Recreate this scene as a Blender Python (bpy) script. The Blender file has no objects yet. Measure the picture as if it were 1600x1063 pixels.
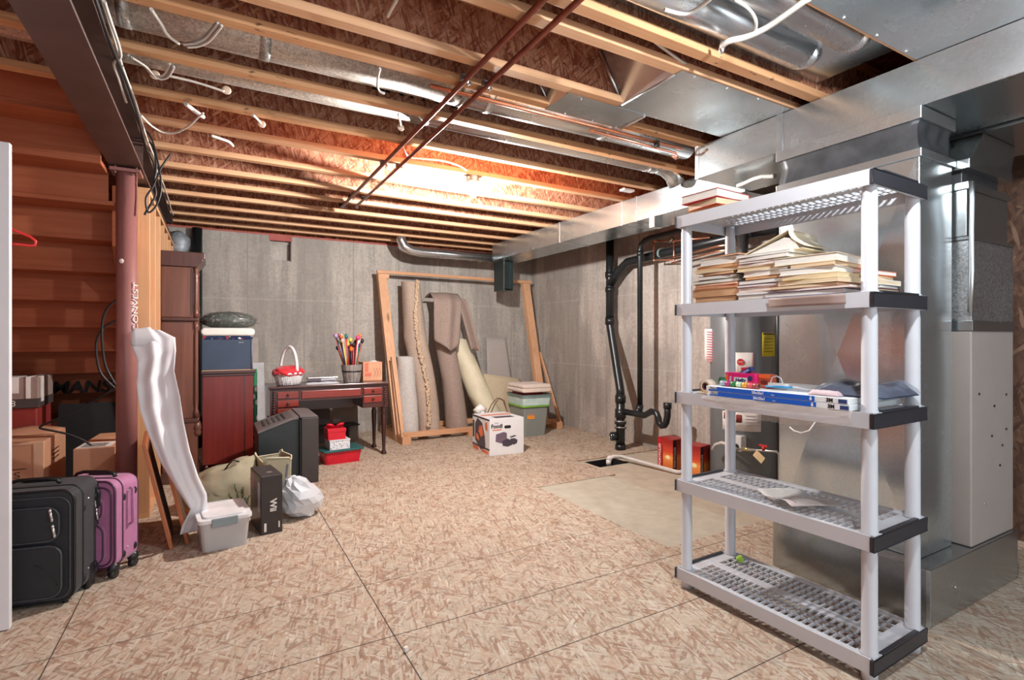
import bpy, bmesh, math, random
from math import pi, sin, cos, radians
from mathutils import Vector, Matrix, Euler

# ---------------------------------------------------------------- scene, camera, light, exposure
S = bpy.context.scene
COL = S.collection
R = random.Random(7)
CAM_Z = 1.28
cam_data = bpy.data.cameras.new('camera')
cam = bpy.data.objects.new('camera', cam_data)
COL.objects.link(cam)
cam.location = (0, 0, CAM_Z)
cam.rotation_euler = (radians(90), 0, radians(-29.6))
cam_data.sensor_width = 36.0
cam_data.lens = 818.0 / 1600.0 * 36.0
cam_data.shift_y = -4.5 / 1600.0
cam_data.clip_start = 0.05
S.camera = cam

S.view_settings.view_transform = 'Standard'
S.view_settings.look = 'None'
S.view_settings.gamma = 1.0
S.view_settings.use_curve_mapping = False
S.view_settings.exposure = 1.08

world = bpy.data.worlds.new('world')
S.world = world
world.use_nodes = True
world.node_tree.nodes['Background'].inputs[0].default_value = (0.86, 0.94, 1.0, 1)
world.node_tree.nodes['Background'].inputs[1].default_value = 0.85

BULB_STRENGTH = 3300.0      # the lit bulb seen in the middle of the room
BULB_STRENGTH_NEAR = 1100.0  # its twin hanging just above the frame
S.cycles.max_bounces = 7
S.cycles.diffuse_bounces = 4
S.cycles.glossy_bounces = 4
S.cycles.transparent_max_bounces = 12
S.cycles.caustics_reflective = False
S.cycles.caustics_refractive = False
S.cycles.sample_clamp_indirect = 6.0

# ---------------------------------------------------------------- helpers
def lin(c):
    return tuple(((v / 12.92) if v <= 0.04045 else ((v + 0.055) / 1.055) ** 2.4) for v in c)

def rgb(r, g, b):
    return lin((r / 255.0, g / 255.0, b / 255.0)) + (1.0,)

class MB:
    """collects shapes into one mesh"""
    def __init__(self):
        self.v = []; self.f = []; self.m = []; self.smooth = []; self.cur = 0
    def add(self, verts, faces, smooth=False):
        o = len(self.v)
        self.v += [tuple(p) for p in verts]
        for fc in faces:
            self.f.append([i + o for i in fc]); self.m.append(self.cur); self.smooth.append(smooth)
        return self
    def box(self, x0, x1, y0, y1, z0, z1, mat=None):
        vs = [Vector(p) for p in ((x0,y0,z0),(x1,y0,z0),(x1,y1,z0),(x0,y1,z0),(x0,y0,z1),(x1,y0,z1),(x1,y1,z1),(x0,y1,z1))]
        if mat is not None: vs = [mat @ p for p in vs]
        return self.add(vs, [(0,3,2,1),(4,5,6,7),(0,1,5,4),(1,2,6,5),(2,3,7,6),(3,0,4,7)])
    def rbox(self, x0, x1, y0, y1, z0, z1, r=0.02, seg=4, mat=None, axis='z'):
        """box with rounded edges along one axis"""
        if axis == 'z': a0,a1,b0,b1,c0,c1 = x0,x1,y0,y1,z0,z1
        elif axis == 'y': a0,a1,b0,b1,c0,c1 = x0,x1,z0,z1,y0,y1
        else: a0,a1,b0,b1,c0,c1 = y0,y1,z0,z1,x0,x1
        pts = rrect(a0, a1, b0, b1, r, seg)
        self.prism(pts, c0, c1, axis, mat)
        return self
    def prism(self, pts, c0, c1, axis='z', mat=None, smooth=False):
        n = len(pts)
        def mk(a, b, c):
            p = Vector((a,b,c)) if axis == 'z' else (Vector((a,c,b)) if axis == 'y' else Vector((c,a,b)))
            return (mat @ p) if mat is not None else p
        vs = [mk(a,b,c0) for a,b in pts] + [mk(a,b,c1) for a,b in pts]
        fs = [tuple(range(n))[::-1], tuple(range(n, 2*n))]
        self.add(vs, fs)
        o = len(self.v) - 2*n
        for i in range(n):
            j = (i+1) % n
            self.f.append([o+i, o+j, o+n+j, o+n+i]); self.m.append(self.cur); self.smooth.append(smooth)
        return self
    def lathe(self, prof, c=(0,0,0), seg=20, mat=None, cap=True):
        """prof: list of (radius, z)"""
        c = Vector(c); vs = []; n = len(prof)
        for r, z in prof:
            for k in range(seg):
                a = 2*pi*k/seg
                p = Vector((r*cos(a), r*sin(a), z)) + c
                vs.append(mat @ p if mat is not None else p)
        fs = []
        for i in range(n-1):
            for k in range(seg):
                k2 = (k+1) % seg
                fs.append((i*seg+k, i*seg+k2, (i+1)*seg+k2, (i+1)*seg+k))
        self.add(vs, fs, True)
        if cap:
            o = len(self.v) - len(vs)
            self.f.append([o+k for k in range(seg)][::-1]); self.m.append(self.cur); self.smooth.append(False)
            self.f.append([o+(n-1)*seg+k for k in range(seg)]); self.m.append(self.cur); self.smooth.append(False)
        return self
    def cyl(self, p0, p1, r, r2=None, seg=14):
        p0 = Vector(p0); p1 = Vector(p1); d = p1 - p0
        q = d.to_track_quat('Z', 'Y').to_matrix().to_4x4()
        M4 = Matrix.Translation(p0) @ q
        return self.lathe([(r, 0), (r if r2 is None else r2, d.length)], seg=seg, mat=M4)
    def tube(self, pts, r, seg=8, cap=True, closed=False):
        pts = [Vector(p) for p in pts]
        n = len(pts)
        vs = []; prev = None
        for i, p in enumerate(pts):
            a = pts[i-1] if (i > 0 or closed) else p
            b = pts[(i+1) % n] if (i < n-1 or closed) else p
            t = (b - a)
            t = t.normalized() if t.length > 1e-9 else Vector((0,0,1))
            if prev is None:
                up = Vector((0,0,1)) if abs(t.z) < 0.9 else Vector((1,0,0))
                nx = t.cross(up).normalized()
            else:
                nx = (prev - t*prev.dot(t))
                nx = nx.normalized() if nx.length > 1e-6 else t.orthogonal().normalized()
            prev = nx
            ny = t.cross(nx)
            rr = r[i] if isinstance(r, (list, tuple)) else r
            for k in range(seg):
                an = 2*pi*k/seg
                vs.append(p + nx*rr*cos(an) + ny*rr*sin(an))
        fs = []
        m = n if closed else n-1
        for i in range(m):
            i2 = (i+1) % n
            for k in range(seg):
                k2 = (k+1) % seg
                fs.append((i*seg+k, i*seg+k2, i2*seg+k2, i2*seg+k))
        self.add(vs, fs, True)
        if cap and not closed:
            o = len(self.v) - len(vs)
            self.f.append([o+k for k in range(seg)][::-1]); self.m.append(self.cur); self.smooth.append(False)
            self.f.append([o+(n-1)*seg+k for k in range(seg)]); self.m.append(self.cur); self.smooth.append(False)
        return self
    def sphere(self, c, r, seg=14, rings=9, scale=(1,1,1), mat=None, jitter=0, rnd=None):
        c = Vector(c); vs = []
        for i in range(rings+1):
            th = pi*i/rings
            for k in range(seg):
                a = 2*pi*k/seg
                j = 1 + (rnd.uniform(-jitter, jitter) if rnd and 0 < i < rings else 0)
                p = Vector((sin(th)*cos(a)*scale[0], sin(th)*sin(a)*scale[1], cos(th)*scale[2]))*r*j + c
                vs.append(mat @ p if mat is not None else p)
        fs = []
        for i in range(rings):
            for k in range(seg):
                k2 = (k+1) % seg
                fs.append((i*seg+k, (i+1)*seg+k, (i+1)*seg+k2, i*seg+k2))
        return self.add(vs, fs, True)
    def grid(self, fn, nu, nv, smooth=True):
        vs = [fn(i/nu, j/nv) for i in range(nu+1) for j in range(nv+1)]
        fs = []
        for i in range(nu):
            for j in range(nv):
                a = i*(nv+1)+j
                fs.append((a, a+nv+1, a+nv+2, a+1))
        return self.add(vs, fs, smooth)
    def build(self, name, mats, parent=None, bevel=0, solid=0, subsurf=0, bseg=2, label=None):
        me = bpy.data.meshes.new(name)
        me.from_pydata(self.v, [], self.f)
        if not isinstance(mats, (list, tuple)): mats = [mats]
        for mt in mats: me.materials.append(mt)
        me.polygons.foreach_set('material_index', self.m)
        me.polygons.foreach_set('use_smooth', self.smooth)
        me.update()
        bm = bmesh.new(); bm.from_mesh(me)
        bmesh.ops.remove_doubles(bm, verts=bm.verts, dist=1e-6)
        bmesh.ops.recalc_face_normals(bm, faces=bm.faces)
        bm.to_mesh(me); bm.free()
        o = bpy.data.objects.new(name, me)
        COL.objects.link(o)
        if parent: o.parent = parent
        if solid:
            md = o.modifiers.new('solid', 'SOLIDIFY'); md.thickness = solid; md.offset = 0
        if subsurf:
            md = o.modifiers.new('sub', 'SUBSURF'); md.levels = subsurf; md.render_levels = subsurf
        if bevel:
            md = o.modifiers.new('bevel', 'BEVEL'); md.width = bevel; md.segments = bseg
            md.limit_method = 'ANGLE'; md.angle_limit = radians(40)
            md.harden_normals = False
        if label: o['label'] = label
        return o

def rrect(a0, a1, b0, b1, r, seg=4):
    r = min(r, (a1-a0)/2*0.999, (b1-b0)/2*0.999)
    pts = []
    for (cx, cy, st) in ((a1-r, b1-r, 0), (a0+r, b1-r, pi/2), (a0+r, b0+r, pi), (a1-r, b0+r, 1.5*pi)):
        for k in range(seg+1):
            an = st + pi/2*k/seg
            pts.append((cx + r*cos(an), cy + r*sin(an)))
    return pts

def tag(o, label=None, cat=None, group=None, kind=None):
    if label: o['label'] = label
    if cat: o['category'] = cat
    if group: o['group'] = group
    if kind: o['kind'] = kind
    return o

def thing(name, label, cat, loc=(0,0,0), rz=0, group=None, rot=None):
    o = bpy.data.objects.new(name, None)
    o.empty_display_size = 0.05
    COL.objects.link(o)
    o.location = loc
    o.rotation_euler = rot if rot else (0, 0, rz)
    return tag(o, label, cat, group)

def box_part(name, dims, mat, parent=None, bevel=0.002, label=None):
    return MB().box(*dims).build(name, mat, parent, bevel, label=label)

def copy_tree(o, parent=None):
    c = o.copy(); COL.objects.link(c)
    if parent: c.parent = parent
    for ch in list(o.children): copy_tree(ch, c)
    return c

def text_part(name, body, size, mat, parent, loc, rot=(pi/2,0,0), depth=0.0006, bold=0.0, squash=1.0, shear=0.0, align='CENTER', label=None):
    cu = bpy.data.curves.new(name, 'FONT')
    cu.body = body; cu.size = size; cu.extrude = depth; cu.offset = bold
    cu.align_x = align; cu.align_y = 'CENTER'; cu.shear = shear; cu.resolution_u = 3
    t = bpy.data.objects.new(name, cu)
    COL.objects.link(t)
    bpy.context.view_layer.update()
    me = bpy.data.meshes.new_from_object(t.evaluated_get(bpy.context.evaluated_depsgraph_get()))
    bpy.data.objects.remove(t); bpy.data.curves.remove(cu)
    me.materials.clear(); me.materials.append(mat)
    o = bpy.data.objects.new(name, me); COL.objects.link(o)
    o.parent = parent; o.location = loc; o.rotation_euler = rot; o.scale = (squash, 1, 1)
    if label: o['label'] = label
    return o

# ---------------------------------------------------------------- materials
class NT:
    def __init__(self, name):
        self.mat = bpy.data.materials.new(name); self.mat.use_nodes = True
        self.t = self.mat.node_tree
        self.b = self.t.nodes['Principled BSDF']
        self.tc = self.n('ShaderNodeTexCoord')
    def n(self, ty, **kw):
        nd = self.t.nodes.new(ty)
        for k, v in kw.items(): setattr(nd, k, v)
        return nd
    def l(self, a, b): self.t.links.new(a, b)
    def mapping(self, scale=(1,1,1), rot=(0,0,0), src='Object', loc=(0,0,0)):
        m = self.n('ShaderNodeMapping')
        m.inputs['Scale'].default_value = scale; m.inputs['Rotation'].default_value = rot; m.inputs['Location'].default_value = loc
        self.l(self.tc.outputs[src], m.inputs['Vector'])
        return m.outputs['Vector']
    def noise(self, vec, scale, detail=4, rough=0.6, dist=0):
        nd = self.n('ShaderNodeTexNoise'); nd.inputs['Scale'].default_value = scale
        nd.inputs['Detail'].default_value = detail; nd.inputs['Roughness'].default_value = rough
        nd.inputs['Distortion'].default_value = dist
        self.l(vec, nd.inputs['Vector']); return nd
    def voro(self, vec, scale, feature='F1', rand=1.0):
        nd = self.n('ShaderNodeTexVoronoi'); nd.feature = feature
        nd.inputs['Scale'].default_value = scale; nd.inputs['Randomness'].default_value = rand
        self.l(vec, nd.inputs['Vector']); return nd
    def ramp(self, fac, stops, interp='LINEAR'):
        nd = self.n('ShaderNodeValToRGB'); cr = nd.color_ramp; cr.interpolation = interp
        while len(cr.elements) < len(stops): cr.elements.new(0.5)
        for e, (p, c) in zip(cr.elements, stops):
            e.position = p; e.color = c if len(c) == 4 else tuple(c) + (1,)
        self.l(fac, nd.inputs['Fac']); return nd.outputs['Color']
    def mix(self, fac, a, b, blend='MIX'):
        nd = self.n('ShaderNodeMix', data_type='RGBA', blend_type=blend)
        for sock, v in ((nd.inputs[0], fac), (nd.inputs[6], a), (nd.inputs[7], b)):
            if hasattr(v, 'is_output'): self.l(v, sock)
            elif isinstance(v, (int, float)): sock.default_value = v
            else: sock.default_value = v
        return nd.outputs[2]
    def math(self, op, a, b=0.0, c=None):
        nd = self.n('ShaderNodeMath', operation=op)
        for i, v in enumerate((a, b) if c is None else (a, b, c)):
            if hasattr(v, 'is_output'): self.l(v, nd.inputs[i])
            else: nd.inputs[i].default_value = v
        return nd.outputs[0]
    def bump(self, h, strength=0.3, dist=0.01):
        nd = self.n('ShaderNodeBump'); nd.inputs['Strength'].default_value = strength; nd.inputs['Distance'].default_value = dist
        self.l(h, nd.inputs['Height']); self.l(nd.outputs['Normal'], self.b.inputs['Normal'])
    def color(self, c):
        if hasattr(c, 'is_output'): self.l(c, self.b.inputs['Base Color'])
        else: self.b.inputs['Base Color'].default_value = c
    def set(self, **kw):
        for k, v in kw.items(): self.b.inputs[k.replace('_', ' ')].default_value = v

BLK = (0,0,0,1); WHT = (1,1,1,1)

def plain(name, c, rough=0.5, metal=0.0, var=0.12, vs=8, bump=0.0, bs=60, stretch=(1,1,1), spec=0.5, coat=0, sheen=0):
    """a surface of one colour with a light cloudy variation"""
    m = NT(name)
    vec = m.mapping(stretch)
    nz = m.noise(vec, vs)
    dark = tuple(v*(1-var) for v in c[:3]) + (1,); lite = tuple(min(1, v*(1+var)) for v in c[:3]) + (1,)
    m.color(m.ramp(nz.outputs['Fac'], [(0.3, dark), (0.7, lite)]))
    m.set(Roughness=rough, Metallic=metal)
    m.b.inputs['Specular IOR Level'].default_value = spec
    if coat: m.b.inputs['Coat Weight'].default_value = coat
    if sheen: m.b.inputs['Sheen Weight'].default_value = sheen
    if bump:
        n2 = m.noise(vec, bs); m.bump(n2.outputs['Fac'], bump, 0.005)
    return m.mat

def wood(name, c1, c2, axis='x', scale=6, rough=0.6, knots=True, spec=0.4, blotch=None, coat=0):
    m = NT(name)
    st = {'x': (0.06,1,1), 'y': (1,0.06,1), 'z': (1,1,0.06)}[axis]
    st = tuple(s*scale for s in st)
    vec = m.mapping(st)
    g = m.noise(vec, 5, 6, 0.65, 0.4)
    col = m.ramp(g.outputs['Fac'], [(0.25, c1), (0.75, c2)])
    big = m.noise(m.mapping((1,1,1)), 1.3, 2)
    col = m.mix(m.ramp(big.outputs['Fac'], [(0.35, BLK), (0.7, (0.45,0.45,0.45,1))]), col, tuple(v*0.72 for v in c1[:3]) + (1,))
    if knots:
        kv = m.voro(m.mapping(tuple(s*(0.35 if s < scale*0.5 else 1) * (6 if s < scale*0.5 else 1) * 0.45 for s in st)), 1.1)
        kd = m.ramp(kv.outputs['Distance'], [(0.05, (0.85,0.85,0.85,1)), (0.11, BLK)])
        col = m.mix(kd, col, tuple(v*0.3 for v in c1[:3]) + (1,))
    if blotch:
        bz = m.noise(m.mapping((3, 9, 9)), 3, 3)
        col = m.mix(m.ramp(bz.outputs['Fac'], [(0.66, BLK), (0.70, (0.8,0.8,0.8,1))]), col, blotch)
    m.color(col)
    m.set(Roughness=rough); m.b.inputs['Specular IOR Level'].default_value = spec
    if coat: m.b.inputs['Coat Weight'].default_value = coat; m.b.inputs['Coat Roughness'].default_value = 0.15
    m.bump(g.outputs['Fac'], 0.12, 0.003)
    return m.mat

def osb(name, cols, plane='xy', size=22.0, seams=None, rough=0.75, dirt=0.0):
    """strand board: overlapping layers of long thin chips turned different ways"""
    m = NT(name)
    rots = [0.3, 1.25, 2.2, -0.5, 0.8, 1.8]
    base = m.noise(m.mapping((1,1,1)), 2.2, 3)
    col = m.ramp(base.outputs['Fac'], [(0.3, cols[0]), (0.7, cols[1])])
    hgt = None
    for i, a in enumerate(rots):
        nv = m.noise(m.mapping((1,1,1), loc=(i*3.1, i*1.7, 0)), 5, 2)
        if plane == 'xy': vec0 = m.mapping((1,1,1), (0,0,a), loc=(i*1.37, i*2.11, 0))
        elif plane == 'xz': vec0 = m.mapping((1,1,1), (0,a,0), loc=(i*1.37, 0, i*2.11))
        else: vec0 = m.mapping((1,1,1), (a,0,0), loc=(0, i*1.37, i*2.11))
        # curl the grain a little, then stretch
        mx = m.n('ShaderNodeVectorMath', operation='MULTIPLY_ADD')
        m.l(nv.outputs['Color'], mx.inputs[0]); mx.inputs[1].default_value = (0.03,0.03,0.03); m.l(vec0, mx.inputs[2])
        sc = m.n('ShaderNodeVectorMath', operation='MULTIPLY')
        m.l(mx.outputs[0], sc.inputs[0])
        sc.inputs[1].default_value = {'xy': (0.17, 1.25, 0.01), 'xz': (0.17, 0.01, 1.25), 'yz': (0.01, 0.17, 1.25)}[plane]
        v = m.voro(sc.outputs[0], size*(0.62 + 0.30*i))
        sep = m.n('ShaderNodeSeparateColor'); m.l(v.outputs['Color'], sep.inputs[0])
        c = m.ramp(sep.outputs[0], [(0.0, cols[2]), (0.25, cols[0]), (0.5, cols[3]), (0.75, cols[1]), (0.97, cols[4])], 'CONSTANT')
        pick = m.math('GREATER_THAN', sep.outputs[1], 0.62)
        dist = m.ramp(v.outputs['Distance'], [(0.0, WHT), (0.62, WHT), (0.75, (0.35,0.35,0.35,1))])
        fac = m.math('MULTIPLY', pick, m.n('ShaderNodeRGBToBW').outputs[0]) if False else pick
        f2 = m.math('MULTIPLY', fac, 0.8)
        col = m.mix(f2, col, m.mix(0.45, c, m.mix(1.0, c, dist, 'MULTIPLY')))
        hgt = sep.outputs[2] if hgt is None else m.math('ADD', hgt, sep.outputs[2])
    if seams:
        geo = m.tc.outputs['Object']
        sp = m.n('ShaderNodeSeparateXYZ'); m.l(geo, sp.inputs[0])
        wob = m.noise(m.mapping((1,1,1)), 1.5, 3)
        brk = m.noise(m.mapping((1,1,1)), 9, 3)
        for (ax, pos, w, s, rng) in seams:
            c0 = sp.outputs[0 if ax == 'x' else 1]; c1 = sp.outputs[1 if ax == 'x' else 0]
            c0w = m.math('ADD', c0, m.math('MULTIPLY', m.math('SUBTRACT', wob.outputs['Fac'], 0.5), 0.008))
            d = m.math('ABSOLUTE', m.math('SUBTRACT', c0w, pos))
            f = m.math('LESS_THAN', d, w)
            if s < 0.8:
                f = m.math('MULTIPLY', f, m.math('GREATER_THAN', brk.outputs['Fac'], 0.44))
            if rng:
                f = m.math('MULTIPLY', f, m.math('MULTIPLY', m.math('GREATER_THAN', c1, rng[0]), m.math('LESS_THAN', c1, rng[1])))
            col = m.mix(m.math('MULTIPLY', f, s), col, rgb(62, 50, 44))
    if dirt:
        dn = m.noise(m.mapping((1,1,1)), 1.1, 5, 0.7)
        col = m.mix(m.ramp(dn.outputs['Fac'], [(0.45, BLK), (0.75, (dirt,dirt,dirt,1))]), col, rgb(120, 100, 85))
    m.color(col)
    m.set(Roughness=rough); m.b.inputs['Specular IOR Level'].default_value = 0.3
    m.bump(hgt, 0.12, 0.004)
    return m.mat

def galv(name, c, rough=0.3, spangle=55, tint=0.06, rvar=0.0, metal=0.92, wave=0.0):
    m = NT(name)
    v = m.voro(m.mapping((1,1,1)), spangle)
    sep = m.n('ShaderNodeSeparateColor'); m.l(v.outputs['Color'], sep.inputs[0])
    dk = tuple(x*(1-tint) for x in c[:3]) + (1,); lt = tuple(min(1, x*(1+tint)) for x in c[:3]) + (1,)
    m.color(m.ramp(sep.outputs[0], [(0, dk), (1, lt)]))
    nz = m.noise(m.mapping((1,1,1)), 2.2, 4)
    r = m.math('ADD', m.math('MULTIPLY', sep.outputs[1], rvar), m.math('MULTIPLY_ADD', nz.outputs['Fac'], 0.22, rough - 0.15))
    m.l(r, m.b.inputs['Roughness'])
    m.set(Metallic=metal)
    nb = m.noise(m.mapping((1,1,1)), 1.7, 1)
    m.bump(nb.outputs['Fac'], 0.5, 0.05 + wave*0.05)
    return m.mat

def concrete(name, c, axis, seams=(), hz=()):
    """poured wall: streaks, form joints, pits; axis = the horizontal axis of the wall"""
    m = NT(name)
    st = (3.0, 3.0, 0.25) 
    s1 = m.noise(m.mapping(st), 3.0, 8, 0.7)
    s2 = m.noise(m.mapping((14, 14, 0.8)), 2.0, 5, 0.7)
    s3 = m.noise(m.mapping((1,1,1)), 26, 6, 0.75)
    big = m.noise(m.mapping((0.8,0.8,0.35)), 1.5, 4, 0.6, 0.6)
    dk = tuple(v*0.60 for v in c[:3]) + (1,); lt = tuple(min(1,v*1.22) for v in c[:3]) + (1,)
    col = m.ramp(s1.outputs['Fac'], [(0.37, dk), (0.5, c), (0.63, lt)])
    col = m.mix(0.35, col, m.ramp(s2.outputs['Fac'], [(0.35, dk), (0.65, lt)]))
    col = m.mix(0.34, col, m.ramp(s3.outputs['Fac'], [(0.40, dk), (0.60, lt)]))
    col = m.mix(m.ramp(big.outputs['Fac'], [(0.46, BLK), (0.58, (0.55,0.55,0.55,1))]), col, tuple(v*0.52 for v in c[:3]) + (1,))
    pits = m.voro(m.mapping((1,1,1)), 22)
    pf = m.ramp(pits.outputs['Distance'], [(0.05, (0.6,0.6,0.6,1)), (0.13, BLK)])
    pick = m.math('GREATER_THAN', m.noise(m.mapping((1,1,1)), 7, 2).outputs['Fac'], 0.56)
    col = m.mix(m.mix(1.0, pf, m.mix(pick, BLK, WHT), 'MULTIPLY'), col, tuple(v*0.4 for v in c[:3]) + (1,))
    sp = m.n('ShaderNodeSeparateXYZ'); m.l(m.tc.outputs['Object'], sp.inputs[0])
    ax = sp.outputs[0 if axis == 'x' else 1]
    for pos in seams:
        d = m.math('ABSOLUTE', m.math('SUBTRACT', ax, pos))
        f = m.ramp(d, [(0.0, (0.75,0.75,0.75,1)), (0.005, (0.6,0.6,0.6,1)), (0.014, BLK)])
        col = m.mix(f, col, dk)
        # a broad damp band on one side of the joint
        d2 = m.math('ABSOLUTE', m.math('SUBTRACT', ax, pos + 0.12))
        f2 = m.math('MULTIPLY', m.math('LESS_THAN', d2, 0.10), m.math('GREATER_THAN', m.noise(m.mapping((0.4,0.4,1.2), loc=(pos*3,pos*5,0)), 2.0, 3).outputs['Fac'], 0.53))
        col = m.mix(m.math('MULTIPLY', f2, 0.3), col, dk)
    for pos in hz:
        d = m.math('ABSOLUTE', m.math('SUBTRACT', sp.outputs[2], pos))
        f = m.ramp(d, [(0.0, (0.3,0.3,0.3,1)), (0.012, BLK)])
        col = m.mix(f, col, lt)
    m.color(col)
    m.set(Roughness=0.88); m.b.inputs['Specular IOR Level'].default_value = 0.25
    m.bump(m.math('ADD', s2.outputs['Fac'], s3.outputs['Fac']), 0.25, 0.01)
    return m.mat

def emis(name, c, strength):
    m = NT(name); m.color(c)
    m.b.inputs['Emission Color'].default_value = c
    m.b.inputs['Emission Strength'].default_value = strength
    return m.mat

def clear(name, c, alpha=0.35, rough=0.25, ior=1.3):
    """thin see-through plastic: partly transparent, partly glossy film"""
    m = NT(name); m.color(c); m.set(Roughness=rough, Alpha=alpha)
    m.b.inputs['Specular IOR Level'].default_value = 0.8
    return m.mat

def striped(name, cols, axis=2, freq=200, rough=0.7):
    """page edges or stacked sheets"""
    m = NT(name)
    sc = [0.02, 0.02, 0.02]; sc[axis] = 1.0
    nz = m.noise(m.mapping(tuple(sc)), freq, 2)
    m.color(m.ramp(nz.outputs['Fac'], [(0.35, cols[0]), (0.65, cols[1])]))
    m.set(Roughness=rough); return m.mat

MT = {}
MT['osb_floor'] = osb('floor_strand_board', [rgb(190,176,158), rgb(202,190,173), rgb(160,128,108), rgb(188,164,142), rgb(216,208,194)], 'xy', 40,
    seams=[('x', 0.67, 0.0028, 0.95, None), ('x', 1.93, 0.0022, 0.5, (-1, 3.4)), ('x', -0.57, 0.0028, 0.9, None),
           ('y', 2.2, 0.003, 0.9, None), ('y', 2.72, 0.0026, 0.85, None), ('y', 1.78, 0.0028, 0.9, (0.67, 3)), ('y', 3.16, 0.002, 0.5, (-0.5, 0.67)), ('y', 4.6, 0.002, 0.4, None), ('y', 1.3, 0.0028, 0.9, None),
           ('y', 2.46, 0.002, 0.5, None), ('y', 2.98, 0.002, 0.5, None), ('y', 3.7, 0.002, 0.45, (-0.5, 2.3))], dirt=0.22)
MT['osb_web'] = osb('joist_strand_board', [rgb(178,122,94), rgb(198,148,120), rgb(132,72,50), rgb(164,102,76), rgb(222,184,152)], 'xz', 38)
MT['osb_dark'] = osb('subfloor_strand_board', [rgb(150,84,54), rgb(170,104,70), rgb(104,52,34), rgb(140,74,46), rgb(190,130,90)], 'xy', 22)
MT['osb_shade_brown'] = osb('shade_brown_strand_board', [rgb(84,60,48), rgb(98,72,58), rgb(64,44,34), rgb(76,54,42), rgb(120,96,80)], 'yz', 20)  # dim light at the right wall's near end painted in as dark brown
MT['pine'] = wood('pine_flange', rgb(220,164,122), rgb(238,194,152), 'x', 7, knots=False, blotch=None)
MT['pine_y'] = wood('pine_stud_timber', rgb(218,160,114), rgb(234,186,142), 'z', 7)
MT['pine_rack'] = wood('rack_timber', rgb(214,158,120), rgb(232,186,148), 'z', 9)
MT['pine_rack_x'] = wood('rack_timber_level', rgb(206,148,108), rgb(226,178,138), 'x', 9)
MT['stair_wood'] = wood('stair_plank_wood', rgb(160,84,52), rgb(188,112,76), 'x', 5)
MT['concrete_back'] = concrete('back_wall_concrete', rgb(192,184,176), 'x', seams=(0.35, 1.0, 1.62, 2.24, 2.86, 3.45, 4.05), hz=(0.95, 1.75))
MT['concrete_right'] = concrete('right_wall_concrete', rgb(186,176,168), 'y', seams=(6.5, 5.9, 5.3, 4.7, 4.1, 3.5, 2.9), hz=(0.9, 1.8))
MT['slab'] = plain('floor_slab_concrete', rgb(184,172,154), 0.85, var=0.14, vs=6, bump=0.25, bs=90)
MT['patch'] = plain('sandy_floor_patch', rgb(186,180,164), 0.85, var=0.10, vs=9, bump=0.2, bs=120)
MT['galv'] = galv('galvanised_sheet', (0.60,0.67,0.70,1), 0.30, 130)
MT['galv_warm'] = galv('galvanised_pipe', (0.68,0.70,0.71,1), 0.26, 200, rvar=0.04)
MT['galv_beige'] = galv('board_reflection_galvanised_pipe', (0.50,0.44,0.39,1), 0.42, 120, tint=0.25, metal=0.55)  # beige reflection of the strand board put into the duct's metal colour
MT['galv_matte'] = galv('speckled_galvanised', (0.46,0.47,0.47,1), 0.42, 120, tint=0.3)
MT['galv_dull'] = galv('dull_galvanised', (0.42,0.44,0.44,1), 0.28, 110)
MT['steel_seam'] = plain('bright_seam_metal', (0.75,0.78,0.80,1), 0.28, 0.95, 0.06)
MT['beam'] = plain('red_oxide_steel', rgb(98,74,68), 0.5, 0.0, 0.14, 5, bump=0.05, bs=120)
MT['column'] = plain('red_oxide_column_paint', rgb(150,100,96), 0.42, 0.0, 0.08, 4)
MT['black_pipe'] = plain('black_plastic_pipe', (0.012,0.014,0.016,1), 0.32, 0.0, 0.2)
MT['black_cable'] = plain('black_cable_sheath', (0.012,0.012,0.013,1), 0.45)
MT['white_cable'] = plain('white_cable_sheath', rgb(226,222,214), 0.45)
MT['copper'] = plain('copper_tube', (0.78,0.40,0.28,1), 0.26, 0.95, 0.15)
MT['rust_pipe'] = plain('reddish_brown_pipe', rgb(128,72,58), 0.28, 0.55, 0.2, 12)
MT['white_paint'] = plain('white_door_paint', rgb(226,228,232), 0.45, 0, 0.03)
MT['canvas'] = plain('black_duct_canvas', (0.045,0.047,0.052,1), 0.42, 0.1, 0.3, 14, bump=0.3, bs=18)
MT['cabinet_grey'] = plain('furnace_cabinet_paint', rgb(168,158,152), 0.5, 0.1, 0.03)
MT['pvc'] = plain('white_pvc', rgb(228,224,220), 0.4)
MT['pink_foam'] = plain('pink_sill_foam', rgb(176,96,90), 0.8)
MT['black_hole'] = plain('dark_pit', (0.006,0.006,0.006,1), 0.9)
MT['porcelain'] = plain('lampholder_porcelain', rgb(236,236,236), 0.35)
MT['box_metal'] = plain('junction_box_metal', rgb(128,134,140), 0.35, 0.8)
MT['shelf'] = plain('grey_shelf_plastic', rgb(198,200,206), 0.45, 0, 0.03)
MT['shelf_cap'] = plain('charcoal_shelf_plastic', rgb(44,44,50), 0.4, 0, 0.1)
MT['heater'] = plain('heater_jacket_paint', rgb(112,115,118), 0.4, 0.2, 0.05)
MT['black_plastic'] = plain('black_plastic', rgb(32,33,35), 0.38, 0, 0.15)
MT['screw'] = plain('bright_screw', (0.8,0.8,0.82,1), 0.25, 0.9)

def smear_mat(name, c, n=24): return plain(name, c, 0.6)

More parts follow.
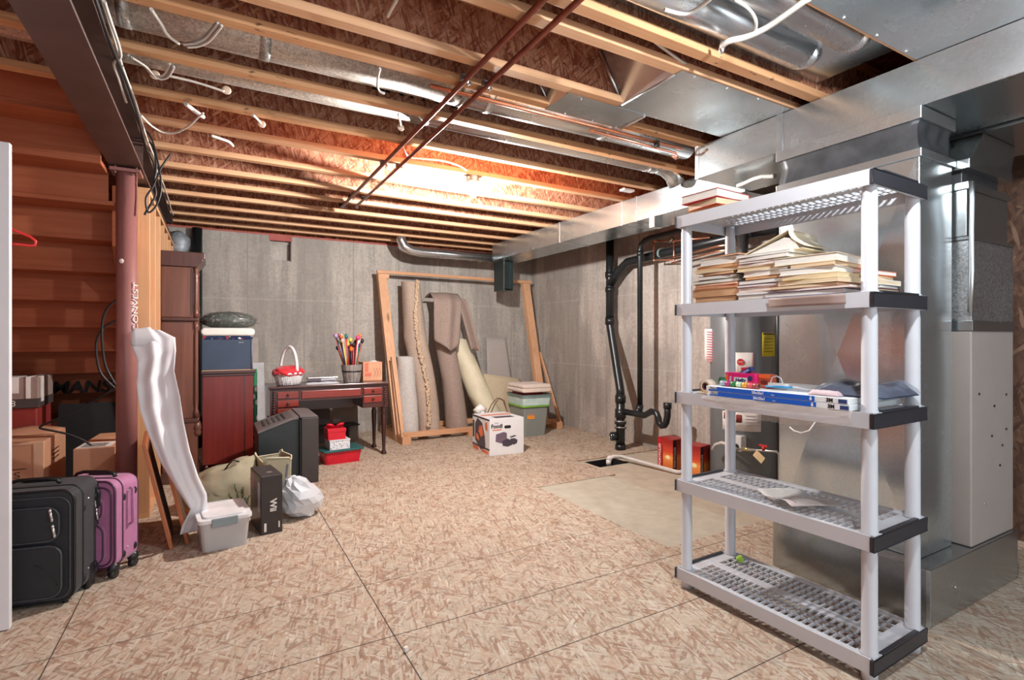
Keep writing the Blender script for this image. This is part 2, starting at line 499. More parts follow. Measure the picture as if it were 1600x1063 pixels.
# ---------------------------------------------------------------- picture point -> place in the room
def ray(x, y):
    u = (x-800)/818.0; v = (y-527)/818.0
    s, c = 0.49394, 0.86949
    return Vector((s + c*u, c - s*u, -v))
def at_z(x, y, z):      # point of that line of sight lying at height z
    d = ray(x, y); return Vector((0,0,CAM_Z)) + d*((z-CAM_Z)/d.z)
def at_y(x, y, Y):
    d = ray(x, y); return Vector((0,0,CAM_Z)) + d*(Y/d.y)
def at_x(x, y, X):
    d = ray(x, y); return Vector((0,0,CAM_Z)) + d*(X/d.x)

XR, YB, XL, YF = 4.42, 7.16, -1.76, -1.6
ZJ = 2.57          # underside of the joists
ZTOP = 2.55        # top of the concrete walls

def struct(name, mb, mat, bevel=0, **k):
    return tag(mb.build(name, mat, None, bevel, **k), kind='structure')

# ---------------------------------------------------------------- floor and walls
f = MB()
T = 0.012
for x0, x1, y0, y1 in ((XL, 2.4, YF, YB), (2.4, XR, YF, 2.3), (2.4, 3.25, 3.77, YB), (3.25, XR, 4.38, YB)):
    f.box(x0, x1, y0, y1, -T, 0)
struct('floor', f, MT['osb_floor'])
s = MB()
for x0, x1, y0, y1 in ((XL, 3.32, YF, YB), (3.32, 3.72, YF, 4.08), (3.32, 3.72, 4.34, YB), (3.72, XR, YF, YB)):
    s.box(x0, x1, y0, y1, -0.15, -T)
struct('floor_slab', s, MT['slab'])
struct('floor_patch', MB().box(2.402, 3.17, 2.302, 3.768, -T, -0.003), MT['patch'])
pit = MB()
pit.box(3.28, 3.76, 4.04, 4.38, -0.60, -0.55); pit.box(3.32, 3.33, 4.08, 4.34, -0.55, -0.016); pit.box(3.71, 3.72, 4.08, 4.34, -0.55, -0.016)
pit.box(3.33, 3.71, 4.08, 4.09, -0.55, -0.016); pit.box(3.33, 3.71, 4.33, 4.34, -0.55, -0.016)
struct('floor_pit', pit, MT['black_hole'])

w = MB()
w.box(XL, 0.60, YB, YB+0.2, -0.15, ZTOP); w.box(0.845, XR+0.2, YB, YB+0.2, -0.15, ZTOP)
w.box(0.60, 0.845, YB, YB+0.2, -0.15, 2.245); w.box(0.60, 0.845, YB+0.09, YB+0.2, 2.245, ZTOP)
struct('wall_back', w, MT['concrete_back'])
struct('wall_right', MB().box(XR, XR+0.2, YF, YB, -0.15, ZTOP), MT['concrete_right'])
struct('wall_left', MB().box(XL-0.1, XL, YF, YB, -0.15, 2.87), MT['stair_wood'])  # unseen front stretch extended to keep light off the stairs side
struct('ceiling', MB().box(XL, XR+0.2, YF, YB+0.2, 2.874, 2.90), MT['osb_dark'])
# sill foam and plates on top of the concrete
sp = MB(); sp.box(XL, XR, YB-0.004, YB+0.2, ZTOP, ZTOP+0.02)
sp.box(0.59, 0.855, YB-0.006, YB+0.05, 2.49, 2.552); sp.box(XR-0.004, XR+0.2, YF, YB, ZTOP, ZTOP+0.02)
struct('trim_1', sp, MT['pink_foam'])
struct('trim_2', MB().box(XL, XR+0.2, YB+0.01, YB+0.2, ZTOP+0.02, 2.874).box(XR+0.01, XR+0.2, YF, YB, ZTOP+0.02, 2.874), MT['osb_dark'])
struct('trim_3', MB().box(0.832, 0.845, YB-0.003, YB+0.09, 2.235, 2.46), plain('rusty_pocket_edge', rgb(96,70,62), 0.7))
struct('trim_4', MB().box(XR-0.02, XR, YF, 1.62, 0.0, 2.5), MT['osb_shade_brown'])

# ---------------------------------------------------------------- joists
far = [1.20, 1.69, 1.84, 2.26, 2.48, 2.93, 3.41, 3.83, 4.32, 4.77, 5.19, 5.64, 6.10, 6.54, 6.96]
ORD = ['first','second','third','fourth','fifth','sixth','seventh','eighth','ninth','tenth','eleventh','twelfth','thirteenth','fourteenth','fifteenth','sixteenth','seventeenth']
notes = {0: 'timber joist edging the wide flat metal panel at the upper right',
         1: 'stamped timber I-joist with a metal cable clip, just beyond the two rounded ducts',
         2: 'timber I-joist in front of the flat metal return panel, white cable above it',
         3: 'brightly lit timber I-joist ending at the slanted metal panel end',
         4: 'timber I-joist just before the large round duct',
         5: 'timber I-joist between the large and the small round duct',
         6: 'timber I-joist just beyond the small round duct',
         7: 'timber I-joist that carries the lit bare bulb',
         8: 'timber I-joist next beyond the bare bulb',
         }
mark = wood('stamped_flange_timber', rgb(210,150,104), rgb(228,178,132), 'x', 7, knots=False, blotch=rgb(70,44,34))
for i, y in enumerate(far):
    x0 = XL if y < 3.45 else -0.555
    lab = notes.get(i, 'timber I-joist near the back wall, %s counting from the wall' % ORD[len(far)-1-i])
    j = thing('floor_joist', lab, 'joist', (0, y-0.03, ZJ), group='timber I-joists of the ceiling')
    L = XR
    MB().box(x0, L, -0.006, 0.006, 0.034, 0.268).build('web', MT['osb_web'], j)
    MB().box(x0, L, -0.03, 0.03, 0, 0.038).build('bottom_flange', mark if i in (1, 4, 5, 6) else MT['pine'], j, 0.003)
    MB().box(x0, L, -0.03, 0.03, 0.264, 0.302).build('top_flange', MT['pine'], j)
wj = [o for o in bpy.data.objects if o.name.startswith('floor_joist')]
ink = plain('black_stamp_ink', rgb(26,20,20), 0.8)
text_part('stamped_lettering', 'FSNI NOR', 0.15, ink, wj[1], (2.22, -0.0075, 0.14), (pi/2,0,0), 0.0006, 0.004)
text_part('stamped_lettering', 'ENWOR', 0.15, ink, wj[5], (1.03, -0.0075, 0.13), (pi/2,0,0), 0.0006, 0.006)
# short blocking pieces and the slanted stub by the beam
b = thing('joist_blocking', 'short pale wood block nailed upright beside the steel beam', 'wood block', (-0.34, 3.9, ZJ))
MB().box(-0.02, 0.02, -0.03, 0.03, 0.04, 0.24).build('block', MT['pine'], b, 0.002)

# ---------------------------------------------------------------- steel beam and column
bm_ = thing('steel_beam', 'long reddish brown steel I-beam running front to back overhead at the left', 'beam', (-0.49, 0, 2.36))
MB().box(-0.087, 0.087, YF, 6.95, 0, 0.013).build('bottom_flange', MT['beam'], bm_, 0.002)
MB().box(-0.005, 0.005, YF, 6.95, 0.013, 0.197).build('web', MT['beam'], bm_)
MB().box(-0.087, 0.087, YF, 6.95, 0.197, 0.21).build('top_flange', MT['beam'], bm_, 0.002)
for k in range(14):
    MB().sphere((0.062, 1.3+0.42*k, 0.010), 0.008, 8, 5, (1,1,0.9)).build('bolt', MT['screw'], bm_)
# stiffener plate over the column
MB().box(0.006, 0.085, 4.13, 4.14, 0.013, 0.197).build('stiffener', MT['beam'], bm_)
pl = thing('bearing_pad', 'grey foil-wrapped pad where the steel beam meets the back wall', 'pad', (-0.36, 7.08, 2.2))
MB().sphere((0, 0, 0.15), 0.13, 10, 8, (0.9, 0.5, 1.15), jitter=0.12, rnd=R).build('wrapping', plain('crumpled_grey_wrap', rgb(150,156,164), 0.5, 0.3, 0.3, 20), pl)

cl = thing('steel_column', 'reddish brown round steel column with chalk writing under the beam', 'column', (-0.49, 4.14, 0))
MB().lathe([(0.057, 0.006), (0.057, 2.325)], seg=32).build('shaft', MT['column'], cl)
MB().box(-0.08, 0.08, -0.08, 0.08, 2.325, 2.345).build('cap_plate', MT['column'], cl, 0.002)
MB().box(-0.08, 0.08, -0.08, 0.08, 0.0, 0.008).build('base_plate', MT['column'], cl, 0.001)
for dx in (-0.055, 0.055):
    MB().cyl((dx, -0.055, 2.31), (dx, -0.055, 2.362), 0.009, seg=8).build('bolt', MT['beam'], cl)
chalk = plain('white_chalk', rgb(222,206,200), 0.9)
cm = MB(); tx = None
text_part('chalk_writing', 'CONVEST', 0.052, chalk, cl, (0.0516, -0.0336, 1.475), (pi/2, -pi/2, radians(57)), 0.001, squash=1.35)
MB().sphere((-0.02, -0.055, 1.76), 0.012, 8, 5, (1.2, 0.3, 1.3)).build('paint_blob', chalk, cl)

# ---------------------------------------------------------------- stud wall beside the stairs
sw = thing('stud_wall', 'open stud wall of pale timber behind the red column', 'stud wall', (-0.445, 4.5, 0))
MB().box(-0.045, 0.045, 0, 2.6, 0, 0.038).build('sole_plate', MT['pine_y'], sw, 0.002)
MB().box(-0.045, 0.045, 0, 2.6, 2.30, 2.338).build('top_plate', MT['pine_y'], sw, 0.002)
for k in range(7):
    y = 0.0 + 0.41*k
    MB().box(-0.045, 0.045, y, y+0.038, 0.038, 2.30).build('stud', MT['pine_y'], sw, 0.002)
MB().box(-0.09, -0.046, 0.0, 0.038, 0.0, 2.25).build('stud', MT['pine_y'], sw, 0.002)

# ---------------------------------------------------------------- staircase seen from beneath
st = thing('staircase', 'wooden basement staircase seen from behind and below, left of the column', 'staircase', (0,0,0))
X0, XA = -1.70, -0.552
for k in range(-3, 11):
    z = 2.115 - 0.19*k; y = 4.14 + 0.25*k; X1 = XA if k >= 0 else -0.585
    if z < 0.1: continue
    if z < 2.8:
        MB().box(X0, X1, y, y+0.275, z, z+0.028).build('tread', MT['stair_wood'], st, 0.002)
    zl = max(z-0.19+0.028, 0.0)
    if z < 2.85:
        MB().box(X0, X1, y+0.25, y+0.268, zl, z).build('riser', MT['stair_wood'], st)
X1 = -0.588
for xs in (X0-0.04, X1):
    pts = [(4.30, 1.88), (4.30, 2.28), (6.95, 0.28), (6.95, 0.0), (6.70, 0.0)]
    MB().prism([(p[0], p[1]) for p in pts], xs+0.001, xs+0.039, 'x').build('stringer', MT['stair_wood'], st)
text_part('spray_writing', 'MANSO', 0.145, plain('black_spray_paint', (0.012,0.01,0.01,1), 0.7), st, (-0.955, 5.858, 0.838), (pi/2, 0, 0), 0.001, 0.004, squash=1.05, shear=0.15)
MB().box(X0, X1, 5.86, 5.88, 0.972, 0.984).build('yellow_strip', plain('yellow_strip', rgb(196,160,60), 0.6), st)

# ---------------------------------------------------------------- sheet-metal ducts
td = thing('supply_trunk_duct', 'large galvanised rectangular trunk duct overhead at the upper right', 'duct', (2.83, 0, 2.348))
MB().box(0, 0.58, YF, 2.465, 0, 0.216).build('body', MT['galv'], td, 0.003)
for y in (1.84, 0.1):
    MB().box(-0.004, 0.584, y, y+0.035, -0.004, 0.218).build('seam_strip', MT['galv'], td, 0.002)
MB().box(-0.003, 0.02, 2.44, 2.469, -0.003, 0.219).build('seam_strip', MT['steel_seam'], td)
td2 = thing('supply_trunk_duct', 'narrower galvanised trunk duct running on toward the back wall', 'duct', (3.35, 2.47, 2.338))
MB().box(0, 0.41, 0, 3.98, 0, 0.226).build('body', MT['galv'], td2, 0.003)
for y in (0.35, 1.12, 1.32, 2.35):
    MB().box(-0.004, 0.414, y, y+0.022, -0.004, 0.228).build('seam_strip', MT['steel_seam'] if y in (0.35, 2.35) else MT['galv'], td2, 0.001)
MB().box(-0.003, 0.10, 0.9, 0.96, -0.09, 0.0).build('hanger_strap', MT['galv'], td2)
rt = thing('return_trunk_duct', 'dark return duct overhead behind the supply trunk, far upper right', 'duct', (3.43, 0, 2.33))
MB().box(0, 0.62, YF, 2.2, 0, 0.23).build('body', MT['galv_dull'], rt, 0.003)
MB().box(-0.012, 0.632, 0.62, 0.65, -0.012, 0.235).build('seam_strip', MT['galv_dull'], rt, 0.002)

# flat panning under the joist bays
def screws(o, pts):
    for p in pts:
        MB().sphere(p, 0.006, 6, 4, (1,1,0.7)).build('screw', MT['screw'], o)
pn = thing('return_air_panel', 'flat galvanised panel nailed under the joists, with slanted end plate', 'metal panel', (0, 0, ZJ))
MB().box(1.96, 2.83, 1.79, 2.262, -0.004, -0.001).build('panel', MT['galv'], pn)
e = MB(); e.add([(1.96,1.83,-0.004),(1.96,2.20,-0.004),(1.80,2.20,0.26),(1.80,1.83,0.26)], [(0,1,2,3)]); e.build('end_plate', MT['galv_warm'], pn, solid=0.002)
MB().cyl((1.96,2.215,0), (1.80,2.215,0.25), 0.012, seg=6).build('folded_edge', MT['steel_seam'], pn)
MB().cyl((1.96,1.83,-0.006), (1.96,2.215,-0.006), 0.007, seg=6).build('folded_edge', MT['galv'], pn)
screws(pn, [(2.06,1.80,-0.006),(2.30,1.80,-0.006),(2.55,1.80,-0.006),(2.25,2.25,-0.006),(2.45,2.25,-0.006),(2.65,2.25,-0.006)])
pn2 = thing('return_air_panel', 'small galvanised panel in the narrow joist gap beside the large round duct', 'metal panel', (0, 0, ZJ))
MB().box(1.62, 2.17, 2.25, 2.478, -0.0055, -0.0025).build('panel', MT['galv'], pn2)
e = MB(); e.add([(1.62,2.262,-0.004),(1.62,2.42,-0.004),(1.50,2.42,0.20),(1.50,2.262,0.20)], [(0,1,2,3)]); e.build('end_plate', MT['galv_warm'], pn2, solid=0.002)
MB().cyl((1.62,2.43,0), (1.50,2.43,0.2), 0.010, seg=6).build('folded_edge', MT['steel_seam'], pn2)
MB().cyl((2.17,2.26,-0.008), (2.17,2.475,-0.008), 0.007, seg=6).build('folded_edge', MT['steel_seam'], pn2)
screws(pn2, [(1.75,2.465,-0.008),(1.95,2.465,-0.008),(2.13,2.465,-0.008),(1.72,2.27,-0.008)])
pn3 = thing('return_air_panel', 'wide galvanised panel under the joists at the very top right', 'metal panel', (0, 0, ZJ))
MB().box(1.25, 2.83, -0.6, 1.185, -0.004, -0.001).build('panel', MT['galv'], pn3)
screws(pn3, [(1.95,1.17,-0.006),(2.2,1.17,-0.006),(2.45,1.17,-0.006),(2.7,1.17,-0.006)])
pn4 = thing('joist_bay_liner', 'galvanised liner sheet above two rounded ducts, upper right', 'metal panel', (0, 0, ZJ))
MB().box(0.9, 2.83, 1.21, 1.655, 0.085, 0.088).build('panel', MT['galv'], pn4)
for y, xe in ((1.31, 2.60), (1.51, 2.55)):
    d = thing('round_duct', 'rounded galvanised duct in the upper right joist bay, %s the wide flat panel' % ('next to' if y < 1.4 else 'one away from'), 'duct', (0, y, ZJ+0.10))
    MB().tube([(0.9,0,0),(xe-0.1,0,0)], 0.088, 24).build('pipe', MT['galv_warm'], d)
    MB().sphere((xe-0.1,0,0), 0.088, 24, 12, (1.5,1,1)).build('elbow', MT['galv_warm'], d)

# round ducts in the joist bays
dd = thing('round_duct', 'large round galvanised duct running between two joists to the trunk duct', 'duct', (0, 2.70, ZJ+0.108))
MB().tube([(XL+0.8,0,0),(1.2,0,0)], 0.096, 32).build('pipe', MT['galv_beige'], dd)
MB().tube([(1.2,0,0),(3.0,0,0)], 0.094, 32).build('pipe', MT['galv_warm'], dd)
for x in (-0.35, 0.18, 1.18, 1.34, 2.2):
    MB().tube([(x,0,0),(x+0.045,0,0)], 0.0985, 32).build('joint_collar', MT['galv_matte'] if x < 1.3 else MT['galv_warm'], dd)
d2 = thing('round_duct', 'slimmer round galvanised duct one joist bay beyond the large one', 'duct', (0, 3.04, ZJ+0.075))
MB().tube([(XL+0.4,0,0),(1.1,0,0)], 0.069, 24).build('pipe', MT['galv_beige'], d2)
MB().tube([(1.1,0,0),(3.05,0,0),(3.14,0,-0.01),(3.22,0,-0.05),(3.27,0.0,-0.12)], 0.068, 24).build('pipe', MT['galv_warm'], d2)
for x in (1.1, 2.92, 3.0):
    MB().tube([(x,0,0),(x+0.03,0,0)], 0.0705, 24).build('joint_collar', MT['galv_warm'], d2)
d3 = thing('round_duct', 'round galvanised pipe elbowing from the trunk end to the back wall corner', 'duct', (0, 6.56, 2.395))
MB().tube([(3.42,-0.02,0),(2.35,0,0.0),(2.22,0,0.015),(2.13,0,0.06),(2.09,0,0.13),(2.08,0,0.24)], 0.062, 24).build('pipe', MT['galv_warm'], d3)
for x in (2.6, 2.85, 3.05, 3.2):
    MB().tube([(x,0,0),(x+0.03,0,0)], 0.0655, 24).build('joint_collar', MT['steel_seam'], d3)
db = thing('duct_boot', 'dark square metal duct end hanging below the far end of the trunk duct', 'duct', (3.52, 6.30, 1.93))
b4 = MB(); b4.box(-0.075, -0.07, 0, 0.28, 0, 0.405); b4.box(0.07, 0.075, 0, 0.28, 0, 0.405); b4.box(-0.075, 0.075, 0.275, 0.28, 0, 0.405); b4.box(-0.07, 0.07, 0.05, 0.055, 0.02, 0.405); b4.box(-0.075,0.075,0,0.28,-0.004,0)
b4.build('shell', plain('dark_green_grey_metal', rgb(58,70,70), 0.4, 0.6), db)
MB().box(-0.078, -0.058, -0.004, 0.0, -0.004, 0.405).build('flange', MT['galv_dull'], db)

# ---------------------------------------------------------------- furnace group
fb = thing('furnace_base_duct', 'low galvanised base box on the floor behind the plastic shelving', 'duct', (0, 0, 0))
MB().box(2.72, 3.71, 1.09, 1.83, 0.0, 0.256).build('body', MT['galv_dull'], fb, 0.004)
MB().box(2.715, 2.722, 1.085, 1.10, 0.0, 0.257).build('seam_strip', MT['galv'], fb)
MB().cyl((2.96,1.088,0.13),(2.96,1.083,0.13),0.006,seg=8).build('screw', MT['screw'], fb)
pm = thing('supply_plenum', 'tall galvanised plenum tower rising behind the plastic shelving', 'duct', (0, 0, 0))
pb = MB(); x0, x1, y0, y1, z0, z1 = 2.82, 3.147, 1.168, 1.858, 0.258, 2.145
pb.box(x0, x1, y0, y1, z0, z1)
pb.build('body', MT['galv'], pm, 0.003)
# cross-broken (creased) face toward the room
cr = MB(); cx = x0-0.042; cy = (y0+y1)/2
for za, zb in ((0.27, 2.11),):
    zm = (za+zb)/2
    cr.add([(x0-0.001,y0+0.012,za),(x0-0.001,y1-0.012,za),(x0-0.001,y1-0.012,zb),(x0-0.001,y0+0.012,zb),(cx,cy,zm)], [(0,1,4),(1,2,4),(2,3,4),(3,0,4)])
cr.build('creased_face', MT['galv'], pm)
MB().box(x0-0.012, x1+0.012, y0-0.012, y1+0.012, 2.112, 2.150).build('lower_flange', MT['galv'], pm, 0.003)
MB().box(x0-0.012, x1+0.012, y0-0.012, y1+0.012, 2.285, 2.344).build('upper_flange', MT['galv'], pm, 0.003)
def pinch(u, v):
    per = [(x0,y0),(x1,y0),(x1,y1),(x0,y1)]
    t = u*4; i = int(t) % 4; fr = t-int(t)
    a, b2 = per[i], per[(i+1) % 4]
    px_, py_ = a[0]+(b2[0]-a[0])*fr, a[1]+(b2[1]-a[1])*fr
    c_ = ((x0+x1)/2, (y0+y1)/2)
    s_ = 1 - 0.07*sin(pi*v)*(0.6+0.4*sin(u*57)*sin(v*5+u*9))
    return (c_[0]+(px_-c_[0])*s_, c_[1]+(py_-c_[1])*s_, 2.15+0.135*v)
MB().grid(pinch, 64, 6).build('canvas_connector', MT['canvas'], pm)
MB().cyl((x0-0.002,1.20,1.98),(x0-0.006,1.20,1.98),0.005,seg=8).build('screw', MT['screw'], pm)

fu = thing('furnace', 'tall beige-grey furnace cabinet standing at the right edge', 'furnace', (0, 0, 0))
MB().box(3.19, 3.70, 1.106, 1.80, 0.258, 1.31).build('cabinet', MT['cabinet_grey'], fu, 0.006)
for (x, z) in ((3.27,1.0),(3.42,0.78),(3.60,0.80),(3.52,0.62),(3.33,0.45),(3.6,0.98),(3.45,0.93),(3.55,0.72)):
    MB().cyl((x,1.105,z),(x,1.101,z),0.006,seg=6).build('screw', MT['black_plastic'] if z > 0.6 else MT['screw'], fu)
rp = thing('return_plenum', 'speckled galvanised duct on top of the furnace with black canvas collar', 'duct', (0, 0, 0))
MB().box(3.185, 3.705, 1.10, 1.80, 1.311, 1.36).build('base_flange', MT['galv_dull'], rp, 0.002)
MB().box(3.19, 3.70, 1.106, 1.80, 1.36, 1.755).build('lower_body', MT['galv_matte'], rp, 0.003)
MB().box(3.18, 3.70, 1.10, 1.80, 1.755, 1.772).build('seam_strip', MT['galv_dull'], rp, 0.002)
MB().box(3.175, 3.67, 1.12, 1.80, 1.772, 2.0).build('upper_body', MT['galv_dull'], rp, 0.003)
MB().box(3.165, 3.68, 1.11, 1.80, 2.0, 2.035).build('seam_strip', MT['galv_dull'], rp, 0.002)
MB().box(3.21, 3.64, 1.15, 1.78, 2.035, 2.12).build('canvas_connector', MT['canvas'], rp, 0.004)
hood = MB(); hood.add([(3.17,1.11,2.12),(3.68,1.11,2.12),(3.68,1.80,2.12),(3.17,1.80,2.12),(3.43,1.14,2.328),(3.84,1.14,2.328),(3.84,1.80,2.328),(3.43,1.80,2.328)],
    [(0,3,2,1),(4,5,6,7),(0,1,5,4),(1,2,6,5),(2,3,7,6),(3,0,4,7)]); hood.build('hood', MT['galv_dull'], rp, 0.002)
MB().box(3.165, 3.685, 1.105, 1.80, 2.10, 2.145).build('hood_flange', MT['galv_dull'], rp, 0.002)
tp = MB(); tp.tube([(3.172,1.105,1.40),(3.168,1.098,1.6),(3.172,1.10,1.8),(3.165,1.095,1.95),(3.17,1.10,2.03)], 0.012, 6)
tp.build('foil_tape', MT['steel_seam'], rp)

# ---------------------------------------------------------------- water heater
wh = thing('water_heater', 'dark grey cylindrical water heater behind the plastic shelving', 'water heater', (4.10, 3.05, -0.012))
MB().lathe([(0.25,0.0),(0.26,0.03),(0.27,0.05),(0.27,1.47),(0.262,1.49),(0.20,1.505)], seg=48).build('tank', MT['heater'], wh)
MB().lathe([(0.05,1.505),(0.05,2.30)], seg=16).build('flue', MT['galv_dull'], wh)
cc = Vector((4.10, 3.05, 0))
def on_tank(px_, py_):      # a spot on the front of the tank
    d = ray(px_, py_); o = Vector((0,0,CAM_Z)); ox, oy = -cc.x, -cc.y
    a = d.x**2+d.y**2; b_ = 2*(ox*d.x+oy*d.y); c_ = ox*ox+oy*oy-0.272**2
    disc = max(b_*b_-4*a*c_, 0); t = (-b_-math.sqrt(disc))/(2*a)
    return o + d*t
def wrap_label(name, pa, pb, mat, extra=0.002, label=None):
    A = on_tank(*pa); B = on_tank(*pb)
    a0 = math.atan2(A.y-cc.y, A.x-cc.x); a1 = math.atan2(B.y-cc.y, B.x-cc.x)
    if a0 < 0: a0 += 2*pi
    if a1 < 0: a1 += 2*pi
    g = MB(); r_ = 0.27+extra
    g.grid(lambda u, v: (r_*cos(a0+(a1-a0)*u), r_*sin(a0+(a1-a0)*u), A.z+0.012+(B.z-A.z)*v), 8, 1)
    return g.build(name, mat, wh, solid=0.001, label=label)
paper = plain('paper_label', rgb(226,220,216), 0.7)
wrap_label('label', (1131,497),(1131,497.1), paper) if False else None
wrap_label('energy_label', (1191,520),(1210.5,557), plain('yellow_label', rgb(206,186,40), 0.6), label='yellow paper label')
wrap_label('energy_label', (1192,521),(1210,523), MT['black_plastic'], 0.0035)
for k in range(5): wrap_label('label_print', (1194,529+k*5),(1208,530+k*5), plain('label_print_ink', rgb(120,105,20), 0.6), 0.0035)
wrap_label('warning_label', (1149,551),(1178,590), paper, label='white warning label with red octagon')
wrap_label('warning_border', (1176.5,553),(1177.3,588), plain('red_print', rgb(190,60,70), 0.6), 0.0035)
wrap_label('instruction_label', (1129,642),(1189,675), paper, label='white instruction label')
for (a, b_) in (((1131,644),(1138,655)),((1150,648),(1159,661)),((1165,650),(1187,651)),((1165,655),(1187,656)),((1165,660),(1187,661)),((1165,665),(1187,666)),((1131,660),(1138,661)),((1150,665),(1159,666))):
    wrap_label('label_print', a, b_, plain('grey_print', rgb(150,140,140), 0.6) if a[0] > 1160 else plain('dark_red_print', rgb(120,40,40), 0.6), 0.0035)
so = on_tank(1157, 566)
oc = MB(); oc.prism([(0.030*cos(pi/8+k*pi/4), 0.030*sin(pi/8+k*pi/4)) for k in range(8)], -0.001, 0.001, 'z')
o_ = oc.build('stop_octagon', plain('stop_sign_red', rgb(200,40,50), 0.5), wh)
ang = math.atan2(so.y-cc.y, so.x-cc.x)
o_.location = (0.276*cos(ang), 0.276*sin(ang), so.z+0.012); o_.rotation_euler = (pi/2, 0, ang+pi/2)
text_part('stop_lettering', 'STOP', 0.018, paper, wh, (0.279*cos(ang), 0.279*sin(ang), so.z+0.012), (pi/2, 0, ang+pi/2), 0.0005)
# red-printed sheet hanging at the tank's left shoulder
pc = at_x(1123, 540, 3.92)
hs = thing('instruction_sheet', 'white sheet with red print taped up left of the water heater', 'paper sheet', (3.86, pc.y+0.02, 0))
ag = Matrix.Translation((0,0,0))
sh_ = MB(); zt, zb_ = at_x(1123,514,3.86).z, at_x(1123,566,3.86).z
sh_.grid(lambda u, v: (0.02*u, -0.065+0.15*(1-u), zb_+(zt-zb_)*v - 0.015*(1-u)*0), 3, 3); sh_.build('paper', paper, hs, solid=0.001)
redp = plain('pale_red_print', rgb(200,110,120), 0.7)
for k in range(13):
    z = zt - 0.03 - k*0.022
    MB().box(-0.003 , 0.004, -0.05, 0.06, z, z+0.006).build('print_line', redp, hs)
MB().cyl((0,0.01,zt-0.01),(0.1,0.01,zt+0.05),0.002,seg=6).build('tape', paper, hs)
# valve, gas pipe, drain
vk = thing('gas_valve', 'small red-handled gas valve with manila tag on a thin pipe', 'valve', (0,0,0))
p1 = at_x(1143, 702, 3.74); p2 = at_x(1214, 706, 3.74)
MB().tube([p1, at_x(1170,703,3.74), p2, p2+Vector((0.0,-0.02,-0.02)), Vector((p2.x,p2.y-0.02,-0.012))], 0.011, 8).build('pipe', MT['galv_dull'], vk)
hv = at_x(1193, 698, 3.73); MB().box(hv.x-0.01, hv.x+0.01, hv.y-0.035, hv.y+0.035, hv.z, hv.z+0.012).cyl(hv, hv-Vector((0,0,0.03)), 0.012).build('handle', plain('red_handle', rgb(190,40,36), 0.4), vk, label='red valve handle')
tg = at_x(1186, 714, 3.73); mm = Matrix.Translation(tg) @ Matrix.Rotation(0.6, 4, 'X')
MB().box(-0.002, 0.0, -0.045, 0.045, -0.03, 0.03, mat=mm).build('paper_tag', plain('manila_tag', rgb(214,190,148), 0.8), vk, label='manila paper tag')
MB().cyl(at_x(1160,702,3.745), at_x(1172,703,3.745), 0.016).build('union_nut', plain('brass', rgb(190,170,120), 0.3, 0.8), vk)
cb = thing('gas_control', 'white gas control box on the front of the water heater', 'control box', (0,0,0))
c0 = on_tank(1157, 693)
MB().box(c0.x-0.05, c0.x+0.02, c0.y-0.045, c0.y+0.055, c0.z-0.06, c0.z+0.07).build('housing', plain('control_white', rgb(206,204,204), 0.4), cb, 0.008)
MB().cyl((c0.x-0.05, c0.y, c0.z-0.02), (c0.x-0.065, c0.y, c0.z-0.02), 0.022).build('dial', MT['black_plastic'], cb)
fx = thing('flexible_hose', 'curved grey hose from the heater control across the corner', 'hose', (0,0,0))
MB().tube([at_x(1113,703,3.74), at_x(1118,695,3.74), at_x(1128,692,3.74), at_x(1142,697,3.74), at_x(1152,703,3.74)], 0.014, 8).build('hose', plain('grey_hose', rgb(190,184,180), 0.4), fx)
bp = thing('insulated_pipe', 'slim black vertical pipe between the water heater and the plenum', 'pipe', (3.90, 2.58, -0.01))
MB().cyl((0,0,0.0),(0,0,2.3),0.013).build('pipe', MT['black_pipe'], bp)

# ---------------------------------------------------------------- drain pipes on the right wall
XP = 4.02
sk = thing('drain_stack', 'black plastic drain stack with offset elbow and branch on the right wall', 'drain pipe', (0,0,0))
up = at_x(953, 505, 4.28); lo = at_x(967, 615, XP); ft = at_x(969.5, 701, XP)
topz = 2.52
MB().tube([(4.28, up.y, topz), (4.28, up.y, up.z)], 0.050, 18).build('upper_pipe', MT['black_pipe'], sk)
MB().tube([(4.28, up.y, up.z+0.02), (4.28, up.y, up.z-0.03), (XP, ft.y, lo.z+0.03), (XP, ft.y, lo.z-0.03)], 0.047, 18).build('offset_pipe', MT['black_pipe'], sk)
MB().tube([(XP, ft.y, lo.z), (XP, ft.y, 0.0)], 0.050, 18).build('lower_pipe', MT['black_pipe'], sk)
for (x, y, z0_, z1_, r_) in ((4.28, up.y, 2.02, 2.09, .060), (4.28, up.y, 1.84, 1.90, .058), (4.28, up.y, up.z-0.02, up.z+0.07, .060), (XP, ft.y, lo.z-0.10, lo.z-0.02, .060),
                             (XP, ft.y, 0.36, 0.46, .062), (XP, ft.y, 0.29, 0.33, .066), (XP, ft.y, 0.24, 0.26, .066), (XP, ft.y, 0.0, 0.06, .060)):
    MB().cyl((x,y,z0_),(x,y,z1_), r_, seg=18).build('coupling', MT['black_pipe'], sk)
for z in (0.325, 0.255):
    MB().cyl((XP,ft.y,z),(XP,ft.y,z+0.008), 0.069, seg=18).build('hose_clamp', MT['galv_warm'], sk)
MB().cyl((XP-0.03, ft.y+0.02, 0.15),(XP-0.10, ft.y+0.05, 0.15), 0.050, seg=18).build('cleanout', MT['black_pipe'], sk)
MB().tube([(XP-0.103+0.038*cos(a)*0.4, ft.y+0.05+0.038*cos(a), 0.15+0.038*sin(a)) for a in [k*pi/6 for k in range(12)]], 0.004, 6, closed=True).build('cleanout_ring', MT['galv_dull'], sk)
